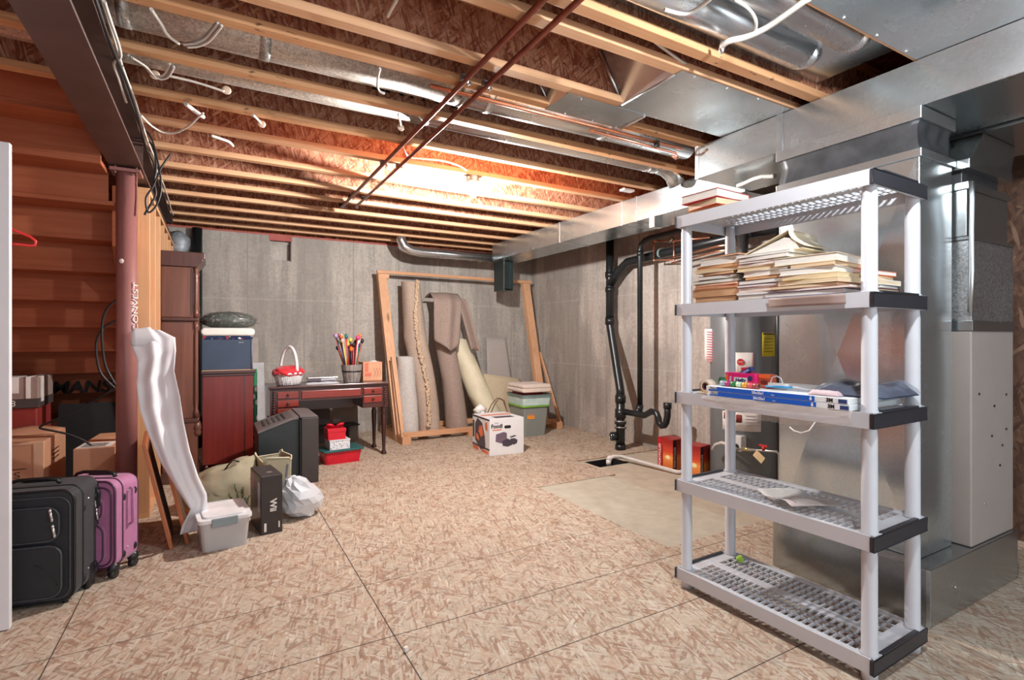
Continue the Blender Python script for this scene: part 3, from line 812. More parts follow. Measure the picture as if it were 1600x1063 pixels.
# 45 degree branch and the long run along the wall
a0 = Vector((4.28, up.y, 1.93)); a1 = Vector((4.28, up.y-0.24, 2.155)); a2 = at_x(1050, 393, 4.28); a3 = Vector((4.28, 2.0, 2.27))
MB().tube([a0, a0+(a1-a0)*0.7, a1+Vector((0,-0.08,0.02)), a2, a3], 0.050, 18).build('branch_pipe', MT['black_pipe'], sk)
g_ = at_x(1033, 396, 4.28)
MB().tube([g_+Vector((0,0.012,0)), g_-Vector((0,0.012,0))], 0.056, 18).build('hanger_ring', plain('pale_ring', rgb(130,150,146), 0.5), sk)
MB().box(4.20, 4.36, up.y-0.08, up.y+0.08, 2.5, 2.54).build('top_flange', MT['black_pipe'], sk)

vp = thing('vent_pipe', 'slim black vertical pipe with elbow and trap right of the drain stack', 'drain pipe', (0,0,0))
X_ = 4.10
v1 = at_x(1000, 400, X_); v2 = at_x(1000, 640, X_); tz = at_x(1000, 392, X_).z; ez = at_x(1008, 374, X_).z
MB().tube([v2, (X_, v1.y, tz), (X_, v1.y-0.02, ez-0.05), (X_, v1.y-0.08, ez-0.01), (X_, v1.y-0.16, ez), (X_, 2.4, ez+0.05)], 0.030, 14).build('pipe', MT['black_pipe'], vp)
MB().cyl((X_,v1.y,tz-0.06),(X_,v1.y,tz+0.0),0.037,seg=14).build('coupling', MT['black_pipe'], vp)
h0 = (XP, ft.y, at_x(972,643,XP).z); hz_ = at_x(1000,644,4.05).z
q = [at_x(a, b_, 4.03) for a, b_ in ((1018,643),(1026,646),(1029,654),(1030,661),(1034,666),(1038,665),(1041,660),(1043,650),(1043,631))]
MB().tube([h0, (4.03, q[0].y+0.1, h0[2]+0.0)] + q, 0.034, 14).build('trap', MT['black_pipe'], vp)
MB().cyl(q[-1]-Vector((0,0,0.05)), q[-1]+Vector((0,0,0.01)), 0.042, seg=14).build('coupling', MT['black_pipe'], vp)
MB().cyl(v2+Vector((-0.02,0,-0.03)), v2+Vector((0,0,0.05)), 0.040, seg=14).build('coupling', MT['black_pipe'], vp)
MB().tube([(X_,v2.y,v2.z+0.02),(4.04,v2.y,h0[2])], 0.034, 14).build('coupling', MT['black_pipe'], vp)

# thin tube group: copper on the right wall
cp = thing('copper_pipework', 'bright copper pipe loop fixed high on the right wall', 'copper pipe', (0,0,0))
XC = 4.22
a = at_x(1022,370,XC); b_ = at_x(1022,407,XC); c_ = at_x(1053,406,XC); d_ = at_x(1053,378,XC); e_ = at_x(1024,377,XC)
MB().tube([a, b_, c_, d_], 0.011, 8).build('pipe', MT['copper'], cp)
MB().tube([e_, at_x(1048,377,XC), at_x(1110,371,XC)], 0.011, 8).build('pipe', MT['copper'], cp)
MB().tube([c_+Vector((-0.03,0,0.02)), at_x(1120,385,XC-0.03), at_x(1150,381,XC-0.03)], 0.011, 8).build('pipe', MT['copper'], cp)
MB().tube([c_+Vector((-0.03,0,-0.04)), at_x(1120,393,XC-0.03), at_x(1150,389,XC-0.03)], 0.011, 8).build('pipe', MT['copper'], cp)
for p in (a, b_, c_, d_, e_):
    MB().sphere(p, 0.015, 8, 6).build('elbow', MT['copper'], cp)
MB().cyl(at_x(1048,377,XC)+Vector((0,0.02,-0.01)), at_x(1048,377,XC)+Vector((0,-0.03,0.03)), 0.022, seg=8).build('valve', MT['galv_dull'], cp)
pv = thing('condensate_pipe', 'white PVC pipe bending out of the floor pit and along the floor', 'pipe', (0,0,0))
e0 = at_z(951, 727, -0.02); MB().tube([(e0.x, e0.y, -0.25), (e0.x,e0.y,0.02), (e0.x+0.01,e0.y-0.0,0.05), (e0.x+0.05,e0.y-0.02,0.065), at_z(972,714,0.04), at_z(1058,738,0.012), (4.0,3.45,0.008), (3.95,3.35,0.008)], 0.019, 10).build('pipe', MT['pvc'], pv)
MB().sphere((e0.x+0.012, e0.y, 0.045), 0.030, 10, 8).build('elbow', MT['pvc'], pv)
MB().cyl((e0.x,e0.y,-0.02),(e0.x,e0.y,0.03),0.026,seg=12).build('coupling', MT['pvc'], pv)

# ---------------------------------------------------------------- pipes hung under the joists
for X_, px0, lb in ((1.075, 0, 'left of the pair of reddish brown pipes slung under the joists'), (1.192, 1, 'right of the pair of reddish brown pipes slung under the joists')):
    g_ = thing('ceiling_pipe', lb, 'pipe', (X_, 0, ZJ-0.022), group='brown pipes under the joists')
    ye = 5.28 if px0 == 0 else 5.16
    if px0 == 0: end = [(0,ye,0),(0.0,ye+0.03,0.02),(0,ye+0.05,0.07)]
    else: end = [(0,ye,0),(0.02,ye+0.05,0.005),(-0.02,ye+0.09,0.03),(-0.06,ye+0.09,0.05)]
    MB().tube([(0,YF,0)]+end, 0.0135, 12).build('tube', MT['rust_pipe'], g_)
    for y in (2.36, 3.80, 4.85, 5.2):
        if y > ye: continue
        MB().box(-0.022, 0.022, y-0.014, y+0.014, -0.004, 0.022).tube([(0.022,y,0.0),(0.03,y,-0.012),(0.012,y,-0.02)],0.004,6).build('clamp', MT['black_plastic'] if y != 2.36 else MT['box_metal'], g_)
cu = thing('copper_ceiling_pipe', 'long thin copper pipe running beside the large round duct', 'copper pipe', (0, 2.515, ZJ-0.014))
MB().tube([(0.95,0.0,0.0),(2.75,0.0,0.0)], 0.011, 10).build('tube', MT['copper'], cu)
for x in (2.52,):
    MB().box(x-0.012,x+0.012,-0.015,0.015,-0.03,0.014).build('clamp', MT['black_plastic'], cu)
cu2 = thing('copper_ceiling_pipe', 'short copper stub with hooked end near the trunk duct corner', 'copper pipe', (0, 2.56, ZJ-0.03))
MB().tube([(2.0,0,0.01),(2.74,0,0),(2.76,0,-0.03),(2.73,-0.01,-0.045),(2.70,-0.01,-0.03)], 0.009, 8).build('tube', MT['copper'], cu2)

# ---------------------------------------------------------------- bulbs
glow = emis('lit_bulb_glass', (1.0, 0.97, 0.93, 1), BULB_STRENGTH)
glow2 = emis('lit_bulb_glass_near', (0.93, 0.97, 1.0, 1), BULB_STRENGTH_NEAR)
def bulb(loc, label, g, name='ceiling_bulb'):
    t = thing(name, label, 'light bulb', loc)
    MB().lathe([(0.055,0.0),(0.055,0.045)], c=(0,0,-0.045), seg=16).build('junction_box', MT['box_metal'], t, 0.002)
    MB().lathe([(0.018,-0.085),(0.030,-0.078),(0.052,-0.062),(0.058,-0.052),(0.056,-0.045)], seg=20).build('lampholder', MT['porcelain'], t)
    MB().lathe([(0.001,-0.172),(0.012,-0.170),(0.024,-0.160),(0.030,-0.145),(0.030,-0.130),(0.024,-0.112),(0.016,-0.098),(0.014,-0.085)], seg=20).build('bulb', g, t)
    return t
bulb((1.80, 3.80, ZJ), 'lit bare light bulb in a porcelain holder on a joist', glow)
bulb((1.60, 0.55, ZJ), 'second lit bare bulb hanging above the camera end of the room', glow2)

# ---------------------------------------------------------------- loose cables
def cable(pts, r, mat, label, name='cable', rj=0.0, group=None):
    P = [Vector(p) for p in pts]
    out = []
    n = len(P)
    for i in range(n-1):       # Catmull-Rom
        p0 = P[max(i-1,0)]; p1_ = P[i]; p2_ = P[i+1]; p3 = P[min(i+2,n-1)]
        for s_ in range(6):
            t = s_/6
            out.append(0.5*((2*p1_) + (p2_-p0)*t + (2*p0-5*p1_+4*p2_-p3)*t*t + (-p0+3*p1_-3*p2_+p3)*t**3))
    out.append(P[-1])
    o = MB().tube(out, r, 6).build(name, mat)
    return tag(o, label, 'cable', group)
Z3 = ZJ - 0.01
def bundle(dx, dz, seed, y0=0.6, y1=6.6):
    rr = random.Random(seed); pts = []; y = y0
    while y < y1:
        pts.append((-0.385+dx+rr.uniform(-0.008,0.008), y, ZJ-0.03+dz+rr.uniform(-0.012,0.012))); y += 0.35
    return pts
cable(bundle(0.0,-0.02,1), 0.007, MT['black_cable'], 'black cable clipped along the top edge of the steel beam')
cable(bundle(0.014,-0.05,2,0.6,4.2), 0.006, MT['black_cable'], 'second black cable sagging below the one on the beam edge')
cable(bundle(0.008,0.012,3), 0.006, MT['white_cable'], 'white cable running along the beam top beside the black one')
cable([at_z(a,b_,2.50) for a,b_ in ((163,2),(172,30),(186,72),(188,90),(178,100),(186,125),(197,160))], 0.006, MT['white_cable'], 'white cable dropping beside the beam at the upper left')
cable([at_y(a,b_,4.0) for a,b_ in ((222,200),(236,215),(246,250),(252,290),(246,318),(232,332),(228,310),(240,290),(252,262),(266,242))], 0.006, MT['black_cable'], 'black cable hanging in a loose loop off the beam near the column')
cable([at_y(a,b_,4.1) for a,b_ in ((228,215),(240,232),(244,262),(241,285),(243,305),(229,330),(226,336))], 0.007, MT['black_cable'], 'thicker black cable drooping behind the looped one at the beam')
cable([at_z(a,b_,2.52) for a,b_ in ((236,14),(252,38),(262,55),(280,68))], 0.007, MT['white_cable'], 'white cable curving under the large round duct at upper left')
for k in range(4):
    cable([at_z(a+k*3,b_+k*2,2.525-0.004*k) for a,b_ in ((284,68),(302,66),(318,58),(332,42),(338,34))], 0.005, MT['white_cable'] if k%2 else MT['galv_dull'], ['outermost of the four looped wires tied round the large duct','second of the four looped wires round the large duct','third of the four looped wires round the large duct','innermost of the four looped wires round the large duct'][k], group='wires looped round the large duct')
for k in range(3):
    cable([at_z(a+k*3,b_+k*2,2.515-0.004*k) for a,b_ in ((200,86),(222,100),(240,118),(256,117),(266,100))], 0.005, MT['white_cable'] if k%2==0 else MT['galv_dull'], ['upper','middle','lower'][k]+' of three wires looped round the slimmer duct at left', group='wires looped round the slim duct')
cable([at_z(a,b_,2.53) for a,b_ in ((266,119),(300,127),(330,136),(350,143))], 0.006, MT['white_cable'], 'white cable stub ending in a pale cap under the joists')
cable([at_z(a,b_,2.54) for a,b_ in ((220,180),(236,196),(256,207),(276,207),(296,196),(312,181),(318,177))], 0.006, MT['white_cable'], 'white cable drooping in a shallow curve near the beam')
cable([at_z(a,b_,2.55) for a,b_ in ((290,162),(302,172),(318,183))], 0.012, MT['white_cable'], 'short double white cable end poking from a joist')
cable([at_z(a,b_,2.55) for a,b_ in ((330,212),(345,217),(358,222),(364,228))], 0.009, MT['white_cable'], 'short white cable end above the shallow drooping cable')
cable([at_z(a,b_,2.55) for a,b_ in ((395,180),(400,184),(407,192))], 0.008, MT['white_cable'], 'short white cable with round cap on the third bay')
cable([at_z(a,b_,2.57) for a,b_ in ((630,230),(634,240),(641,246),(660,248),(690,251),(715,258),(729,266))], 0.006, MT['white_cable'], 'white cable feeding the lit bare bulb')
cable([at_z(a,b_,2.535) for a,b_ in ((594,107),(591,118),(590,135),(594,143),(601,146))], 0.006, MT['white_cable'], 'short white cable hanging over the large round duct')
cable([at_z(a,b_,2.55) for a,b_ in ((622,178),(625,190),(626,198))], 0.007, MT['white_cable'], 'short white cable with cap beneath the slimmer duct')
cable([at_z(a,b_,2.62) for a,b_ in ((620,0),(612,14),(606,26))], 0.007, MT['white_cable'], 'thin white cable entering a joist hole at the top')
cable([at_z(a,b_,2.60) for a,b_ in ((965,28),(1000,48),(1040,78),(1080,106),(1120,125),(1180,152),(1235,166))], 0.007, MT['white_cable'], 'long white cable running along the joist gap to the trunk duct')
cable([at_z(a,b_,2.50) for a,b_ in ((1038,15),(1060,21),(1075,21),(1090,13),(1108,0),(1120,-12))], 0.007, MT['white_cable'], 'white cable drooping in an arc at the top edge')
cable([at_z(a,b_,2.50) for a,b_ in ((1128,72),(1140,64),(1165,58),(1195,45),(1225,25),(1265,-4))], 0.012, MT['white_cable'], 'flat white cable slanting across the rounded ducts')
cable([at_z(a,b_,2.51) for a,b_ in ((1150,0),(1170,14),(1181,32),(1178,50),(1160,60))], 0.006, MT['white_cable'], 'white cable curling in front of the rounded ducts')
ck = thing('cable_clip', 'crumpled metal clip holding the flat white cable to a joist', 'clip', at_z(1128,74,2.55))
MB().sphere((0,0,0), 0.022, 8, 6, (0.6,0.6,1.3), jitter=0.25, rnd=R).build('clip', MT['steel_seam'], ck)
for (a, b_, lb) in ((354,141,'pale round cap on a cable end below the slimmer duct'), (409,194,'pale round cap on a cable end in the third bay'), (626,199,'pale round cap beneath the slimmer duct mid room'), (242,117,'pale round knob near the looped wires at left')):
    p = at_z(a, b_, 2.548)
    k = thing('conduit_disc', lb, 'cable disc', p)
    MB().sphere((0,0,0), 0.022, 12, 8, (1,0.5,1)).build('cap', plain('cream_cap', rgb(232,206,184), 0.5), k)
cable([at_y(a,b_,4.35) for a,b_ in ((183,468),(168,482),(160,505),(160,540),(166,575),(186,610))], 0.008, MT['black_cable'], 'black cable looping out from behind the red column')
cable([at_y(a,b_,4.4) for a,b_ in ((184,500),(165,510),(154,525),(150,545),(156,580),(172,600),(186,612))], 0.008, MT['black_cable'], 'black cable hanging lower behind the red column')
cable([at_y(a,b_,4.38) for a,b_ in ((182,606),(150,625),(115,645),(85,657),(62,668),(80,673),(110,680),(140,694),(162,716))], 0.007, MT['black_cable'], 'thin black cable trailing over the brown carton under the stairs')
fc = thing('flexible_conduit', 'ribbed white flexible conduit behind the books on the top shelf', 'conduit', (0,0,0))
pts = [at_x(a,b_,3.05) for a,b_ in ((1152,291),(1165,286),(1178,280),(1192,276),(1214,275))]
q2 = []
for i in range(len(pts)-1):
    for s_ in range(8): q2.append(pts[i].lerp(pts[i+1], s_/8))
MB().tube(q2, [0.016 if i%2 else 0.012 for i in range(len(q2))], 8).build('conduit', MT['pvc'], fc)

cvp = thing('ceiling_plate', 'small white rectangular cover plate fixed on a joist near the trunk duct', 'cover plate', at_z(980, 298, 2.56))
MB().box(-0.06, 0.06, -0.03, 0.03, -0.008, 0.01).build('plate', MT['white_paint'], cvp, 0.002)

# ================================================================ plastic shelving unit
SH = Matrix.Translation((2.0876, 1.0097, 0)) @ Matrix.Rotation(radians(91.6), 4, 'Z')
SL, SD = 0.914, 0.43
sh = thing('shelving_unit', 'tall five-tier grey plastic shelving unit with charcoal ends', 'shelving', (2.0876, 1.0097, 0), radians(91.6))
TIER = [0.099, 0.5496, 1.0, 1.448, 1.898]
TH = 0.058
for z in TIER:
    m = MB()
    zt = z - 0.004; zb = z - TH
    # rim
    m.box(0.0, SL, -0.008, 0.0, zb, z); m.box(0.0, SL, -SD, -SD+0.008, zb, z)
    m.box(0.0, 0.008, -SD, 0.0, zb, z); m.box(SL-0.008, SL, -SD, 0.0, zb, z)
    # border slabs and mid rib
    bz = zt - 0.008
    m.box(0.008, SL-0.008, -0.036, -0.008, bz, zt); m.box(0.008, SL-0.008, -SD+0.008, -SD+0.036, bz, zt)
    m.box(0.008, 0.075, -SD+0.036, -0.036, bz, zt); m.box(SL-0.075, SL-0.008, -SD+0.036, -0.036, bz, zt)
    m.box(0.075, SL-0.075, -SD/2-0.028, -SD/2+0.028, bz, zt)
    for s_ in (0, 1):
        y0 = -0.036 if s_ == 0 else -SD/2-0.028
        y1 = -SD/2+0.028 if s_ == 0 else -SD+0.036
        for k in (1, 2):
            yy = y0 + (y1-y0)*k/3
            m.box(0.075, SL-0.075, yy-0.003, yy+0.003, zt-0.012, zt)
        n = 25
        for k in range(1, n):
            xx = 0.075 + (SL-0.15)*k/n
            m.box(xx-0.003, xx+0.003, y1, y0, zt-0.012, zt)
    m.build('shelf_deck', MT['shelf'], sh)
    for e in (0, 1):
        c = MB()
        if e == 0: x0, x1, xf = -0.005, 0.0, 0.010
        else: x0, x1, xf = SL, SL+0.005, SL-0.003
        c.box(x0, x1, -SD-0.004, 0.004, zb+0.001, z-0.002)
        c.box(min(xf,x0), max(xf,x1), 0.0005, 0.004, zb+0.001, z-0.002); c.box(min(xf,x0), max(xf,x1), -SD-0.004, -SD-0.0005, zb+0.001, z-0.002)
        c.box(min(x0,x1,xf*0+ (0.012 if e == 0 else SL-0.012)), max(x0,x1,(0.012 if e == 0 else SL-0.012)), -SD+0.07, -0.07, z-0.003, z+0.006)
        c.build('end_cap', MT['shelf_cap'], sh, 0.002)
pos = [(0.030,-0.040), (SL-0.034,-0.040), (0.030,-SD+0.040), (SL-0.034,-SD+0.040)]
for i in range(4):
    for (x, y) in pos:
        z0, z1 = TIER[i]-0.004, TIER[i+1]-TH
        MB().lathe([(0.031,z0),(0.031,z0+0.006),(0.027,z0+0.012),(0.0265,z1-0.03),(0.024,z1-0.006),(0.022,z1+0.054)], c=(x,y,0), seg=22).build('post', MT['shelf'], sh)
for (x, y) in pos:
    MB().lathe([(0.026,0.0),(0.030,0.06)], c=(x,y,0), seg=20).build('foot', MT['shelf'], sh)

def on_shelf(lx, ly, z):
    return SH @ Vector((lx, ly, z))
RZ = radians(91.6)

# ---------------------------------------------------------------- books
BC = {}
def bcol(n, c, rough=0.5):
    if n not in BC: BC[n] = plain('%s_cover' % n.replace(' ', '_'), rgb(*c), rough, 0, 0.06)
    return BC[n]
PG = {'white': striped('white_pages', (rgb(232,228,220), rgb(206,200,190)), 2, 900), 'cream': striped('cream_pages', (rgb(226,206,172), rgb(200,176,140)), 2, 900),
      'tan': striped('tan_pages', (rgb(206,166,124), rgb(176,134,96)), 2, 900)}
COLS = {'tan': (206,160,116), 'brown': (120,78,58), 'white': (228,228,226), 'black': (40,36,38), 'red': (186,52,48), 'coral': (214,120,98), 'navy': (48,52,92),
        'purple': (112,56,92), 'grey': (136,132,128), 'cream': (226,210,180), 'orange': (222,150,70), 'teal': (80,110,108), 'pink': (206,160,150), 'pale blue': (196,206,224), 'maroon': (96,40,44), 'yellow': (226,196,126), 'green': (96,120,96)}
def book(lx, ly, z, w, d, t, cover, pages, label, rot=0.0, tilt=0.0, group=None, hard=True):
    """lx, ly: shelf position of the pile's near edge middle; w along the shelf, d into it"""
    p = on_shelf(lx, ly, z)
    b = thing('book', label, 'book', p, group=group, rot=(tilt, 0, RZ+rot))
    c = bcol(cover, COLS[cover]); th = min(0.0025, t*0.16)
    m = MB()
    m.box(-w/2, w/2, -d, 0, 0, th); m.box(-w/2, w/2, -d, 0, t-th, t)
    m.box(-w/2, w/2, -d, -d+th, th, t-th)
    m.build('cover', c, b, 0.0006)
    i_ = 0.004 if hard else 0.0008
    MB().box(-w/2+i_, w/2-i_, -d+th, -i_, th, t-th).build('pages', PG[pages], b)
    return b

def ordinal(n, total):
    if n == 0: return 'bottom book'
    if n == total-1: return 'top book'
    return '%s book up' % ORD[n]
def pile(name, lx, ly, z, specs, group):
    for i, (w, d, t, cover, pages, dx, rot) in enumerate(specs):
        book(lx+dx, ly, z, w, d, t-0.0006, cover, pages, '%s %s, %s in the %s' % (cover, 'hardback' if t > 0.022 else 'paperback', ordinal(i, len(specs)), name), rot, group=group, hard=t > 0.02)
        z += t
    return z
Z2 = TIER[3] + 0.001
# lx = 0 at the end nearest the camera; the left pile stands at the far end
pile('left pile of the book shelf', 0.705, -0.036, Z2, [
    (0.23,0.19,0.028,'brown','tan',0.004,0.03),(0.27,0.20,0.040,'tan','tan',0.006,-0.02),(0.245,0.19,0.012,'coral','tan',-0.002,0.02),(0.235,0.19,0.012,'red','cream',0.0,-0.02),
    (0.25,0.19,0.018,'green','white',0.002,0.02),(0.20,0.18,0.020,'black','white',-0.008,0.06),(0.17,0.18,0.016,'brown','brown' if False else 'tan',-0.01,-0.05),
    (0.24,0.19,0.018,'cream','cream',-0.006,0.04),(0.235,0.19,0.016,'orange','tan',-0.008,-0.03),(0.215,0.18,0.034,'white','white',-0.02,0.05),(0.20,0.20,0.010,'maroon','tan',-0.03,-0.08)], 'books piled on the second shelf')
pile('middle pile of the book shelf', 0.462, -0.022, Z2, [
    (0.225,0.20,0.022,'grey','white',0.0,0.0),(0.22,0.19,0.012,'white','white',0.004,0.03),(0.235,0.20,0.022,'pink','white',-0.004,-0.03),(0.225,0.19,0.012,'purple','white',0.0,0.02),
    (0.215,0.20,0.020,'navy','white',-0.002,-0.02),(0.20,0.18,0.014,'orange','tan',-0.03,0.02),(0.215,0.19,0.026,'white','white',-0.02,-0.04),(0.25,0.20,0.022,'cream','cream',-0.01,0.03),
    (0.20,0.18,0.012,'pink','white',0.01,-0.03),(0.205,0.18,0.010,'maroon','white',0.0,0.06),(0.23,0.20,0.020,'grey','white',-0.01,-0.02),(0.25,0.22,0.012,'white','white',-0.01,0.04)], 'books piled on the second shelf')
pile('right pile of the book shelf', 0.250, -0.012, Z2, [
    (0.33,0.26,0.022,'navy','white',0.02,0.02),(0.30,0.24,0.010,'pink','white',-0.02,-0.03),(0.27,0.24,0.016,'brown','cream',0.02,0.03),(0.25,0.22,0.020,'cream','cream',0.0,-0.04),
    (0.22,0.24,0.020,'yellow','cream',-0.01,0.05),(0.22,0.26,0.028,'white','white',0.0,0.12),(0.17,0.26,0.016,'tan','cream',-0.02,0.04),(0.25,0.28,0.034,'cream','white',0.01,0.10)], 'books piled on the second shelf')
pile('short back pile of the book shelf', 0.135, -0.20, Z2, [
    (0.14,0.17,0.026,'maroon','cream',0.0,0.0),(0.15,0.17,0.014,'black','white',0.005,0.05),(0.14,0.16,0.020,'white','cream',0.0,-0.05),(0.13,0.16,0.020,'orange','cream',0.01,0.04),(0.13,0.16,0.018,'coral','white',0.01,-0.04)], 'books piled on the second shelf')
# tented ring binder on top of the middle pile
bp_ = thing('ring_binder', 'cream ring binder standing tented open on the book pile', 'binder', on_shelf(0.42, -0.05, Z2+0.2055), rot=(0, 0, RZ+0.06))
m = MB(); m.add([(0.13,0,0.004),(0.13,-0.24,0.004),(-0.07,-0.24,0.085),(-0.07,0,0.085)], [(0,1,2,3)]); m.build('cover', bcol('cream', COLS['cream']), bp_, solid=0.003, label='raised cream cover')
m = MB(); m.grid(lambda u, v: (-0.07-0.065*u+0.02*sin(pi*u), -0.24*v, 0.085-0.075*u), 6, 1); m.build('spine', bcol('cream', COLS['cream']), bp_, solid=0.003)
MB().prism([(-0.11,0.0),(0.12,0.0),(0.10,0.006),(-0.05,0.055),(-0.09,0.045)], -0.235, -0.004, 'y').build('pages', PG['white'], bp_)
MB().box(-0.13, 0.13, -0.24, 0.0, -0.002, 0.001).build('cover', bcol('cream', COLS['cream']), bp_)
# loose open leaves draped over the front of the right pile
lf = thing('loose_magazine', 'grey-brown magazine sliding over the shelf lip below the right book pile', 'magazine', on_shelf(0.245, 0.004, TIER[3]-0.03), rot=(0,0,RZ))
MB().grid(lambda u, v: (-0.155+0.31*u, 0.003+0.004*v*v, -0.012+0.040*v), 4, 4).build('sheet', plain('grey_brown_paper', rgb(150,128,120), 0.6), lf, solid=0.002)

# three books on the very top
zt = TIER[4]+0.001
book(0.775, -0.05, zt, 0.20, 0.17, 0.024, 'orange', 'tan', 'orange-brown book at the bottom of the pile on the top shelf', 0.10, group='books on the top shelf')
book(0.785, -0.035, zt+0.024, 0.19, 0.22, 0.034, 'red', 'cream', 'red and cream book in the middle of the pile on the top shelf', -0.10, group='books on the top shelf')
book(0.790, -0.02, zt+0.058, 0.215, 0.26, 0.042, 'red', 'white', 'large red-edged hardback at the top of the pile on the top shelf', 0.03, group='books on the top shelf')
MB()
bk = thing('letter', 'pink folded slip tucked beside the pile on the top shelf', 'paper', on_shelf(0.66,-0.05,zt), rot=(0,0,RZ))
MB().grid(lambda u, v: (-0.05+0.1*u, -0.08*v, 0.002+0.012*sin(pi*u)), 6, 1).build('sheet', plain('pink_paper', rgb(220,110,116), 0.6), bk, solid=0.001)

# ---------------------------------------------------------------- filters and odds and ends on the third tier
Z3T = TIER[2]+0.001
blue = plain('filter_blue_print', rgb(10,92,200), 0.5, 0, 0.02)
fwhite = plain('filter_white_card', rgb(232,236,238), 0.55, 0, 0.02)
navy = plain('dark_blue_print', rgb(34,58,112), 0.5)
blackp = plain('black_print', rgb(24,22,24), 0.5)
for k in range(2):
    z = Z3T + 0.0235*k
    dx = 0.006*(1-k)
    f_ = thing('furnace_filter', '%s of two blue-edged furnace air filters on the third shelf' % ('lower' if k == 0 else 'upper'), 'air filter', on_shelf(0.400-dx, 0.010, z), RZ, group='blue-edged furnace filters')
    L_, W_, H_ = 0.64, 0.40, 0.022
    MB().box(-L_/2, L_/2, -W_, 0, 0, H_).build('frame', fwhite, f_, 0.001)
    MB().box(-L_/2+0.125, L_/2-0.060, 0.0002, 0.0012, 0.001, H_-0.001).build('blue_band', blue, f_)
    MB().box(L_/2-0.060, L_/2-0.015, 0.0002, 0.0012, 0.001, 0.008).build('blue_band', blue, f_)
    MB().box(-L_/2+0.004, -L_/2+0.035, 0.0002, 0.0012, 0.003, H_-0.004).build('blue_badge', navy, f_)
    R2 = (pi/2, 0, pi)      # text on a face that looks along +y of the shelf frame
    text_part('size_lettering', '20x25x1', 0.0165, fwhite, f_, (0.05, 0.0014, H_/2), R2, 0.0003, 0.0004)
    text_part('brand_lettering', '3M', 0.020, blackp, f_, (-L_/2+0.068, 0.0006, H_/2-0.0005), R2, 0.0003, 0.0010)
    text_part('brand_lettering', 'Filtrete', 0.0125, blackp, f_, (L_/2-0.040, 0.0014, 0.0145), R2, 0.0003)
    text_part('small_lettering', 'Filter', 0.007, fwhite, f_, (-0.02, 0.0014, 0.008), R2, 0.0003)
    ar = MB(); x_ = -L_/2+0.140
    ar.prism([(x_-0.007,0.010),(x_,0.002),(x_+0.007,0.010),(x_+0.003,0.010),(x_+0.003,0.018),(x_-0.003,0.018),(x_-0.003,0.010)], 0.0013, 0.0019, 'y')
    ar.build('arrow_mark', fwhite, f_)
film = clear('clear_film', rgb(236,226,220), 0.24, 0.12)
fb_ = thing('plastic_wrap', 'crinkled clear plastic wrap hanging under the blue filters', 'plastic wrap', on_shelf(0.40, 0.012, Z3T), RZ)
rr = random.Random(4); jt = [[rr.uniform(-1,1) for _ in range(14)] for _ in range(34)]
def wrap(u, v):
    a, b = jt[int(u*32)][int(v*10)], jt[int(u*32)+1][int(v*10)+1]
    return (-0.34+0.67*u, 0.006+0.022*sin(pi*min(1,v*1.1))+0.006*a, 0.0-0.065*v*(0.35+0.9*sin(pi*min(1,0.12+u*0.85)))+0.004*b)
MB().grid(wrap, 32, 9).build('film', film, fb_)
MB().tube([(-0.21,0.022,-0.055),(-0.19,0.026,-0.09),(-0.16,0.03,-0.104),(-0.13,0.03,-0.10),(-0.11,0.026,-0.088)], 0.0025, 6).build('loose_strand', plain('milky_strand', rgb(230,226,222), 0.3), fb_)
ZF = Z3T + 0.0475
pk = thing('plastic_package', 'dark blue goods in crinkled clear plastic beside the right post', 'package', on_shelf(0.12, -0.06, ZF), RZ)
rr = random.Random(9)
def lump(w, d, h, seed, flat=0.5):
    r_ = random.Random(seed); ph = [(r_.uniform(0,6), r_.uniform(3,9), r_.uniform(0,6), r_.uniform(3,9)) for _ in range(5)]
    def fn(u, v):
        e = min(1, 6*min(u, 1-u))*min(1, 6*min(v, 1-v))
        n = sum(sin(a+b*u*2)*sin(c+d_*v*2) for a, b, c, d_ in ph)/5
        return (w*(u-0.5), -d*v, max(0.0, h*e**flat*(0.75+0.45*n)))
    return fn
MB().grid(lump(0.26, 0.30, 0.055, 1), 26, 26).build('contents', plain('dark_blue_contents', rgb(40,48,70), 0.35, 0, 0.35, 30), pk)
MB().grid(lambda u, v: (lambda p: (p[0]*1.04, p[1]*1.02+0.003, p[2]+0.006))(lump(0.26,0.30,0.056,1,0.3)(u, v)), 24, 24).build('clear_film', clear('bluish_film', rgb(150,158,178), 0.28, 0.1), pk)
pk2 = thing('plastic_package', 'flat white and clear plastic sheet covering the middle of the filters', 'package', on_shelf(0.34, -0.10, ZF), RZ)
MB().grid(lump(0.36, 0.26, 0.016, 5), 26, 18).build('sheet', clear('milky_film', rgb(170,174,188), 0.6, 0.2), pk2)
pk3 = thing('tissue', 'crumpled pinkish tissue lying at the front of the filters', 'tissue', on_shelf(0.19, -0.015, ZF), RZ)
MB().grid(lump(0.12, 0.05, 0.022, 8), 14, 8).build('tissue', plain('pinkish_tissue', rgb(214,190,194), 0.7), pk3, solid=0.001)
